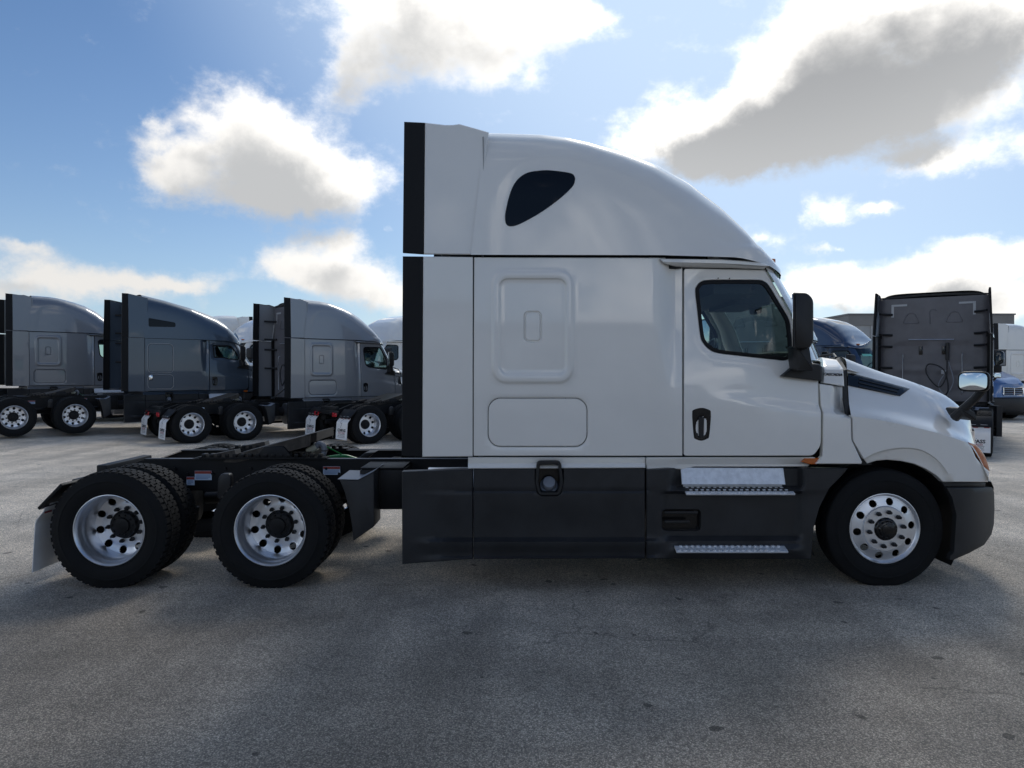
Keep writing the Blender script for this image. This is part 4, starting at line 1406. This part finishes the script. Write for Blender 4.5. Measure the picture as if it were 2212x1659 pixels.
    qt.add([(a1[0], .09, a1[2]), (a2[0], .09, a2[2]), (a3[0], .09, a3[2]), (a3[0] + .02, .55, a3[2] + .015), (a2[0], .55, a2[2] + .015), (a1[0], .55, a1[2] + .015)], [(0, 1, 4, 5), (1, 2, 3, 4)])
    qt.f = [q for q in qt.f]
    part('fender_top', qt, M['hose_grey'], root, both=True, smooth=False)
    # ---------------- mud flaps
    hx = V(112, 1060, .30)[0]
    fl_x = -3.925
    for side in (0, 1):
        T = (lambda m: m) if side == 0 else (lambda m: m.mirrored())
        y0, y1 = .03, .63
        zt2, zb2 = .68, .13
        bend = lambda t: -.075 * float(sstep(0, .25, t)) - .04 * t
        fm, ny_, nz_ = MB(), 2, 16
        for s_ in (0, .006):
            for k in range(nz_ + 1):
                t = k / nz_
                for yy in (y0, y1):
                    fm.v.append((fl_x + bend(t) - s_, yy, zt2 + (zb2 - zt2) * t))
        n2 = (nz_ + 1) * 2
        for k in range(nz_):
            fm.f.append((2 * k, 2 * k + 1, 2 * k + 3, 2 * k + 2))
            fm.f.append((n2 + 2 * k + 1, n2 + 2 * k, n2 + 2 * k + 2, n2 + 2 * k + 3))
            fm.f.append((2 * k, 2 * k + 2, n2 + 2 * k + 2, n2 + 2 * k))
            fm.f.append((2 * k + 3, 2 * k + 1, n2 + 2 * k + 1, n2 + 2 * k + 3))
        fm.f += [(0, n2, n2 + 1, 1), (n2 - 2, n2 - 1, n2 + n2 - 1, n2 + n2 - 2)]
        flap = T(fm).make('mud_flap', M['flap'], root, angle=30)
        hang = MB().box(-.014, .014, 0, .66, -.145, .145, .008)
        tf = Matrix.Translation((fl_x + .055, .0, zt2 + .095)) @ Matrix.Rotation(R(44), 4, 'Y')
        hang.v = [tuple(tf @ Vector(p)) for p in hang.v]
        hang.tube([(fl_x + .05, .66, zt2 + .03), (fl_x + .10, .85, zt2 + .02)], .022, 8)
        T(hang).make('flap_hanger', M['black'], root)
        stp = MB()
        for k in range(6):
            ya = y0 + .02 + .093 * k
            if k % 2 == side:
                stp.box(fl_x - .022, fl_x - .018, ya, ya + .091, zt2 - .055, zt2 + .012)
        T(stp).make('red_tape', M['redtape'], flap, smooth=False)
        stp = MB()
        for k in range(6):
            ya = y0 + .02 + .093 * k
            if k % 2 != side:
                stp.box(fl_x - .022, fl_x - .018, ya, ya + .091, zt2 - .055, zt2 + .012)
        T(stp).make('silver_tape', M['silver'], flap, smooth=False)
        cl = MB()
        for k in range(3):
            cl.box(fl_x - .028, fl_x + .01, y0 + .05 + .19 * k, y0 + .17 + .19 * k, zt2 + .014, zt2 + .036, .004)
        T(cl).make('flap_clip', M['silver'], flap)
        yc = (y0 + y1) / 2 if side == 0 else 2.5 - (y0 + y1) / 2

        def onflap(mb, zc):
            t = (zt2 - zc) / (zt2 - zb2)
            # text runs to +(-y)... seen from behind the truck, right is -y
            m2 = mapped(mb, (0, yc, zc), (0, -1, 0), (0, 0, 1), (-1, 0, 0))
            m2.v = [(fl_x + bend((zt2 - z) / (zt2 - zb2)) - .0075 + x * .5, y, z) for x, y, z in m2.v]
            return m2
        onflap(text_mb('COMPASS', .098, .0005, .004, 0, 1.0), .36).make('flap_lettering', M['ink'], flap, smooth=False)
        onflap(text_mb('TRUCK SALES', .056, .0005, .001, 0, 1.02), .297).make('flap_lettering', M['redink'], flap, smooth=False)
        bar = MB()
        for z_ in (.263, .187):
            bar.box(-.20, .20, z_ - .36 - .004, z_ - .36 + .004, 0, .0005)
        for k in range(18):
            xk = -.19 + .0215 * k
            if k in (5, 11):
                continue
            hgt = .030 if k % 3 else .024
            bar.box(xk, xk + .006, .225 - .36 - hgt / 2, .225 - .36 + hgt / 2, 0, .0005).box(xk + .006, xk + .014, .225 - .36 + hgt / 2 * (1 if k % 2 else -.2) - .007, .225 - .36 + hgt / 2 * (1 if k % 2 else -.2), 0, .0005)
        onflap(bar, .36).make('flap_print', M['ink'], flap, smooth=False)
        logo = MB()
        arc = [(.045 * math.cos(R(a)) - .03, .05 * math.sin(R(a)) + .06) for a in range(60, 300, 15)]
        for p, q in zip(arc, arc[1:]):
            d = Vector((q[0] - p[0], q[1] - p[1], 0)).normalized()
            nn = Vector((-d.y, d.x, 0)) * .006
            logo.add([(p[0] + nn.x, p[1] + nn.y, 0), (p[0] - nn.x, p[1] - nn.y, 0), (q[0] - nn.x, q[1] - nn.y, 0), (q[0] + nn.x, q[1] + nn.y, 0)], [(0, 1, 2, 3)])
        logo.add([(-.005, .115, 0), (.012, .115, 0), (.075, -.10, 0), (.060, -.10, 0)], [(0, 3, 2, 1)])
        logo.add([(-.01, .11, 0), (.006, .11, 0), (.006, .0, 0), (-.012, .03, 0)], [(0, 3, 2, 1)])
        logo.add([(.0, .03, 0), (.01, .02, 0), (-.055, -.10, 0), (-.068, -.10, 0)], [(0, 3, 2, 1)])
        onflap(logo, .52).make('flap_logo', M['ink'], flap, smooth=False)
    make_wheels(root)
    return root


def filler_path():
    """cut-out in the tank skirt round the filler pocket, left to right"""
    return [(1156.5, 1040), (1162, 1066), (1170, 1071), (1203, 1071), (1211, 1066), (1217, 1040), (1217, 1013.2)]


def kids(o):
    return [c for c in KIDS.get(o, [])]


KIDS = {}


def index_children():
    KIDS.clear()
    for o in bpy.data.objects:
        if o.parent:
            KIDS.setdefault(o.parent, []).append(o)


SKIP = {'lug_nut', 'frame_bolt', 'screw', 'vent_slat', 'label_print', 'label_header', 'rail_edge'}


SKIP2 = SKIP | {'roof_window', 'window_rim'}


def copy_truck(src, label, loc, heading, paintkey=None, group=None, old=None, skip=SKIP):
    def cp(o, parent):
        c = o.copy()
        COL.objects.link(c)
        c.parent = parent
        if paintkey and c.type == 'MESH' and c.material_slots and c.material_slots[0].material == old:
            c.material_slots[0].link = 'OBJECT'
            c.material_slots[0].material = M[paintkey]
        for k in kids(o):
            if k.name.split('.')[0] not in skip:
                cp(k, c)
        return c
    r_ = cp(src, None)
    r_.location, r_.rotation_euler = loc, (0, 0, R(heading))
    r_['label'] = label
    if group:
        r_['group'] = group
    return r_


# ------------------------------------------------------------------ ground
def ground_z(x, y):
    a = np.maximum(0, -np.asarray(x, float) - 8.0)
    ramp = np.sqrt(a * a + .25) - .5
    return .042 * np.minimum(np.maximum(ramp, 0), 14) * sstep(7, 15, y) + .012 * np.clip(np.asarray(y, float) - 24, 0, 22) * sstep(-2, -8, x)


gxs = np.concatenate([[-900, -300, -120, -60], np.arange(-32, 33, 1.0), [60, 120, 300, 900]])
gys = np.concatenate([[-900, -300, -100, -40, -20], np.arange(-10, 47, 1.0), [70, 120, 300, 900, 2000]])
gm = MB()
gm.v = [(float(x), float(y), float(ground_z(x, y))) for y in gys for x in gxs]
nx = len(gxs)
gm.f = [(j * nx + i, j * nx + i + 1, (j + 1) * nx + i + 1, (j + 1) * nx + i) for j in range(len(gys) - 1) for i in range(nx - 1)]


def asphalt():
    m = bpy.data.materials.new('worn_asphalt')
    m.use_nodes = True
    g = G(m.node_tree)
    b = g.n['Principled BSDF']
    co = g.new('ShaderNodeTexCoord').outputs['Object']
    big = g.noise(co, .22, 5, .55)
    mid = g.noise(co, 1.6, 6, .6)
    st = g.new('ShaderNodeMapping', {'Vector': co, 'Rotation': (0, 0, R(58)), 'Scale': (.18, 1.3, 1)}).outputs[0]
    streak = g.noise(st, 1.1, 5, .6)
    vor = g.new('ShaderNodeTexVoronoi', {'Vector': co, 'Scale': 120.0}, feature='F1')
    v2 = g.new('ShaderNodeTexVoronoi', {'Vector': co, 'Scale': 210.0}, feature='F1')
    stone = g.new('ShaderNodeSeparateColor', {0: vor.outputs['Color']}).outputs[0]
    stone2 = g.new('ShaderNodeSeparateColor', {0: v2.outputs['Color']}).outputs[1]
    sp = g.math('ADD', g.math('MULTIPLY', stone, .62), g.math('MULTIPLY', stone2, .38))
    gap = g.step(vor.outputs['Distance'], .25, .62, 1.0, .55)
    val = g.step(sp, .14, .92, .28, .78)
    val = g.math('MULTIPLY', val, gap)
    pale = g.step(sp, .86, .93, 0, .16)
    val = g.math('ADD', val, pale)
    tone = g.math('MULTIPLY', g.step(big, .3, .7, .84, 1.16), g.step(mid, .3, .72, .86, 1.12))
    tone = g.math('MULTIPLY', tone, g.step(streak, .35, .65, .90, 1.08))
    lane = g.new('ShaderNodeMapping', {'Vector': co, 'Rotation': (0, 0, R(-7)), 'Scale': (1.5, .10, 1)}).outputs[0]
    tone = g.math('MULTIPLY', tone, g.step(g.noise(lane, 1.0, 4, .6), .32, .68, .84, 1.10))
    val = g.math('MULTIPLY', val, tone)
    # pale paving beyond, darker paving near; bright lot and foreground shade painted in too
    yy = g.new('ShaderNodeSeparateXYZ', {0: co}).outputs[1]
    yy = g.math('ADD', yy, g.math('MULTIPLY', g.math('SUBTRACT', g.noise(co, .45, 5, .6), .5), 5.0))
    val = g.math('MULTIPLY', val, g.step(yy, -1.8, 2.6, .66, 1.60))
    # oil spots, tar marks
    spot_n = g.new('ShaderNodeTexVoronoi', {'Vector': g.vec('ADD', co, g.vec('SCALE', g.noise(co, 9, 3, .6, out=1))), 'Scale': 2.3}, feature='F1', voronoi_dimensions='2D')
    spot_n.inputs['Vector'].links[0].from_node.inputs[1].links[0].from_node.inputs[3].default_value = .12
    rnd = g.new('ShaderNodeSeparateColor', {0: spot_n.outputs['Color']}).outputs[2]
    size = g.step(rnd, .55, 1.0, 0.0, .075)
    spot = g.math('LESS_THAN', spot_n.outputs['Distance'], size)
    blot = g.step(g.noise(co, .85, 3, .5), .66, .74)
    val = g.math('MULTIPLY', val, g.mix(spot, 1.0, .38, 'FLOAT'))
    val = g.math('MULTIPLY', val, g.mix(blot, 1.0, .80, 'FLOAT'))
    # fine cracks
    wv = g.vec('ADD', co, g.vec('SCALE', g.noise(co, 2.5, 4, .6, out=1)))
    wv.node.inputs[1].links[0].from_node.inputs[3].default_value = .35
    cr = g.new('ShaderNodeTexVoronoi', {'Vector': wv, 'Scale': .33}, feature='DISTANCE_TO_EDGE')
    crack = g.step(cr.outputs['Distance'], .001, .005, .68, 1.0)
    crack = g.mix(g.step(g.noise(co, .5, 2, .5), .5, .6), 1.0, crack, 'FLOAT')
    val = g.math('MULTIPLY', val, crack)
    hue = g.mix(g.noise(co, .5, 3, .5), (1.19, 1.0, .78, 1), (1.11, 1.0, .85, 1))
    colr = g.vec('SCALE', hue)
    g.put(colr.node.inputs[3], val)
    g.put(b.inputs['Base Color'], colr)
    g.put(b.inputs['Roughness'], g.step(sp, 0, 1, .62, .85))
    b.inputs['Specular IOR Level'].default_value = .4
    hgt = g.math('SUBTRACT', g.math('MULTIPLY', sp, .7), vor.outputs['Distance'])
    bp = g.new('ShaderNodeBump', {'Strength': .75, 'Distance': .006, 'Height': hgt})
    bp2 = g.new('ShaderNodeBump', {'Strength': .35, 'Distance': .05, 'Height': mid, 'Normal': bp.outputs[0]})
    g.put(b.inputs['Normal'], bp2.outputs[0])
    return m


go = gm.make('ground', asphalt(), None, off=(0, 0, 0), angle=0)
go['kind'] = 'structure'

# ------------------------------------------------------------------ buildings


def warehouse(name, label, x0, x1, y0, y1, h, rib=1.2, band=1.0, front=-1, doors=(), skin='metal_wall'):
    t = thing(name, label, 'building', ((x0 + x1) / 2, (y0 + y1) / 2, 0))
    cx, cy = (x0 + x1) / 2, (y0 + y1) / 2
    k = dict(off=(cx, cy, 0), smooth=False)
    wl = MB().box(x0, x1, y0, y1, 0, h - band).make('wall', M[skin], t, **k)
    MB().box(x0 - .12, x1 + .12, y0 - .12, y1 + .12, h - band, h - .12).make('parapet', M['dark_wall'], t, **k)
    MB().box(x0 - .2, x1 + .2, y0 - .2, y1 + .2, h - .12, h).make('roof_cap', M['wall_grey'], t, **k)
    yf = y0 if front < 0 else y1
    n = int((x1 - x0) / rib)
    first = None
    for i in range(n):
        xx = x0 + rib * (i + .5)
        if any(a - .3 < xx < b + .3 for a, b in doors):
            continue
        if first is None:
            o = MB().box(-.05, .05, -.05, .05, .0, h - band - .02).make('panel_rib', M[skin], wl, off=(0, 0, 0), smooth=False)
            first = o
        else:
            o = first.copy()
            COL.objects.link(o)
        o.parent = wl
        o.location = (xx - cx, yf + front * .04 - cy, 0)
    for a, b in doors:
        d = MB().box(a, b, yf - .06, yf + .06, 1.1, 4.2).make('dock_door', M['dark_wall'], t, **k)
    return t


# ------------------------------------------------------------------ build
main = make_truck('semi_truck', 'glossy white high-roof sleeper tractor truck filling the foreground, charcoal skirts', 'white')
mainB = make_truck('semi_truck', 'slate blue sloped-roof tractor truck with a narrow roof window, between grey trucks', 'slate', 'B', 'semi trucks parked in rows behind')
index_children()
WHITE = M['white']
GRP = 'semi trucks parked in rows behind'
YR = V(235, 1150, .02)[0]            # rear wheel station along the truck


def park(px, Y, local, heading):
    """root position so that truck-space point (x, side y) stands at photo column px, distance Y from the camera"""
    X = (px - CX) / F * Y
    a = R(heading)
    lx, ly = local[0], local[1] - YC
    x = X - (lx * math.cos(a) - ly * math.sin(a))
    y = (Y - CAM_D) - (lx * math.sin(a) + ly * math.cos(a))
    return x, y


def at(px, Y, local, heading, dz=None):
    x, y = park(px, Y, local, heading)
    return (x, y, float(ground_z(x, y)) if dz is None else dz)


REAR = (YR, 0.0)
EXT = (V(870, 800, 0)[0], 0.0)
PIL = (2.40, .1)
WPIL = (2.40, 2.4)
mainB.location = at(30, 18.4, REAR, 40, .19)
mainB.rotation_euler = (0, 0, R(40))
copy_truck(main, 'grey high-roof tractor truck at the far left, its back cut by the frame', at(14, 21.9, EXT, 40, .31), 40, 'grey', GRP, WHITE, skip=SKIP2)
copy_truck(main, 'grey high-roof tractor truck parked right of the slate blue truck, back wall in view', at(415, 18.5, REAR, 40, 0), 40, 'pale_grey', GRP, WHITE, skip=SKIP2)
copy_truck(main, 'dark grey tractor truck mostly hidden behind the white truck, two mud flaps showing', at(800, 18.4, REAR, 40, 0), 40, 'grey', GRP, WHITE, skip=SKIP2)
copy_truck(main, 'grey tractor truck seen only through the cab windows of the white truck', at(1630, 20.5, (-.3, 1.25), 56), 56, 'grey', GRP, WHITE, skip=SKIP2)
turned = copy_truck(main, 'dark grey tractor truck turned away on the right, bare back wall fully in view', at(2013, 19.0, (-.3, 1.25), 56), 56, 'grey', GRP, WHITE, skip=SKIP2)
turned.scale = (1, 1.09, 1)
navy = copy_truck(main, 'navy blue tractor truck facing front right, green sticker in its windshield', at(1845, 25.0, PIL, -50), -50, 'navy', GRP, WHITE, skip=SKIP2)
copy_truck(main, 'pale grey tractor truck at the right edge, behind the blue hood', at(2150, 30.5, EXT, 8), 8, 'white', GRP, WHITE, skip=SKIP2)
ws = next(o for o in bpy.data.objects if o.parent == main and o.name.split('.')[0] == 'windshield')
wtree = BVHTree.FromPolygons([v.co for v in ws.data.vertices], [tuple(p.vertices) for p in ws.data.polygons])
sk_ = MB()
for zz in (2.40, 2.48):
    for k in range(5):
        hit = wtree.ray_cast(Vector((6, -.82 + .1 * k, zz)), Vector((-1, 0, 0)))[0]
        sk_.v.append((hit.x + .012, hit.y, zz))
sk_.f = [(k, k + 1, k + 6, k + 5) for k in range(4)]
part('windshield_sticker', sk_, M['sticker'], navy, off=(0, 0, 0))
day = copy_truck(main, 'bright blue hooded day cab truck at the right edge, dark grille towards the camera', at(2196, 27.5, (4.5, 1.25), -78), -78, 'blue', GRP, WHITE, skip=SKIP2 | {'roof_fairing', 'side_extender', 'extender_flap', 'back_wall', 'sleeper_side', 'luggage_door', 'roof_edge', 'extender_bracket', 'marker_light', 'seam_seal', 'drip_rail', 'sill', 'tank_skirt', 'rear_skirt', 'air_hose'})
dc = MB().box(1.12, 2.20, .10, 2.40, 2.72, 2.92, .08).box(1.12, 1.20, .08, 2.42, 1.10, 2.74, .02)
part('cab_roof', dc, M['blue'], day)
copy_truck(main, 'white tractor truck in the far row, its roof above the slate blue truck', at(521, 32.0, (-.32, 2.45), 230, .42), 230, 'white', GRP, WHITE, skip=SKIP2)
copy_truck(main, 'white tractor truck in the far row, only a sliver seen beside the grey back wall', at(534, 29.5, WPIL, 230, .38), 230, 'white', GRP, WHITE, skip=SKIP2)
copy_truck(main, 'white tractor truck in the far row, seen just left of the foreground truck', at(828, 29.0, WPIL, 230, .36), 230, 'white', GRP, WHITE, skip=SKIP2)

warehouse('warehouse', 'long grey warehouse with dark parapet beyond the trucks on the right', 28, 41.5, 54, 75, 6.75)
warehouse('warehouse', 'low grey warehouse behind the camera, mirrored in the truck window', -38, 45, -62, -40, 6.4, 1.5, .9, 1, doors=((-20, -16), (-10, -6), (0, 4), (10, 14)), skin='pale_wall')
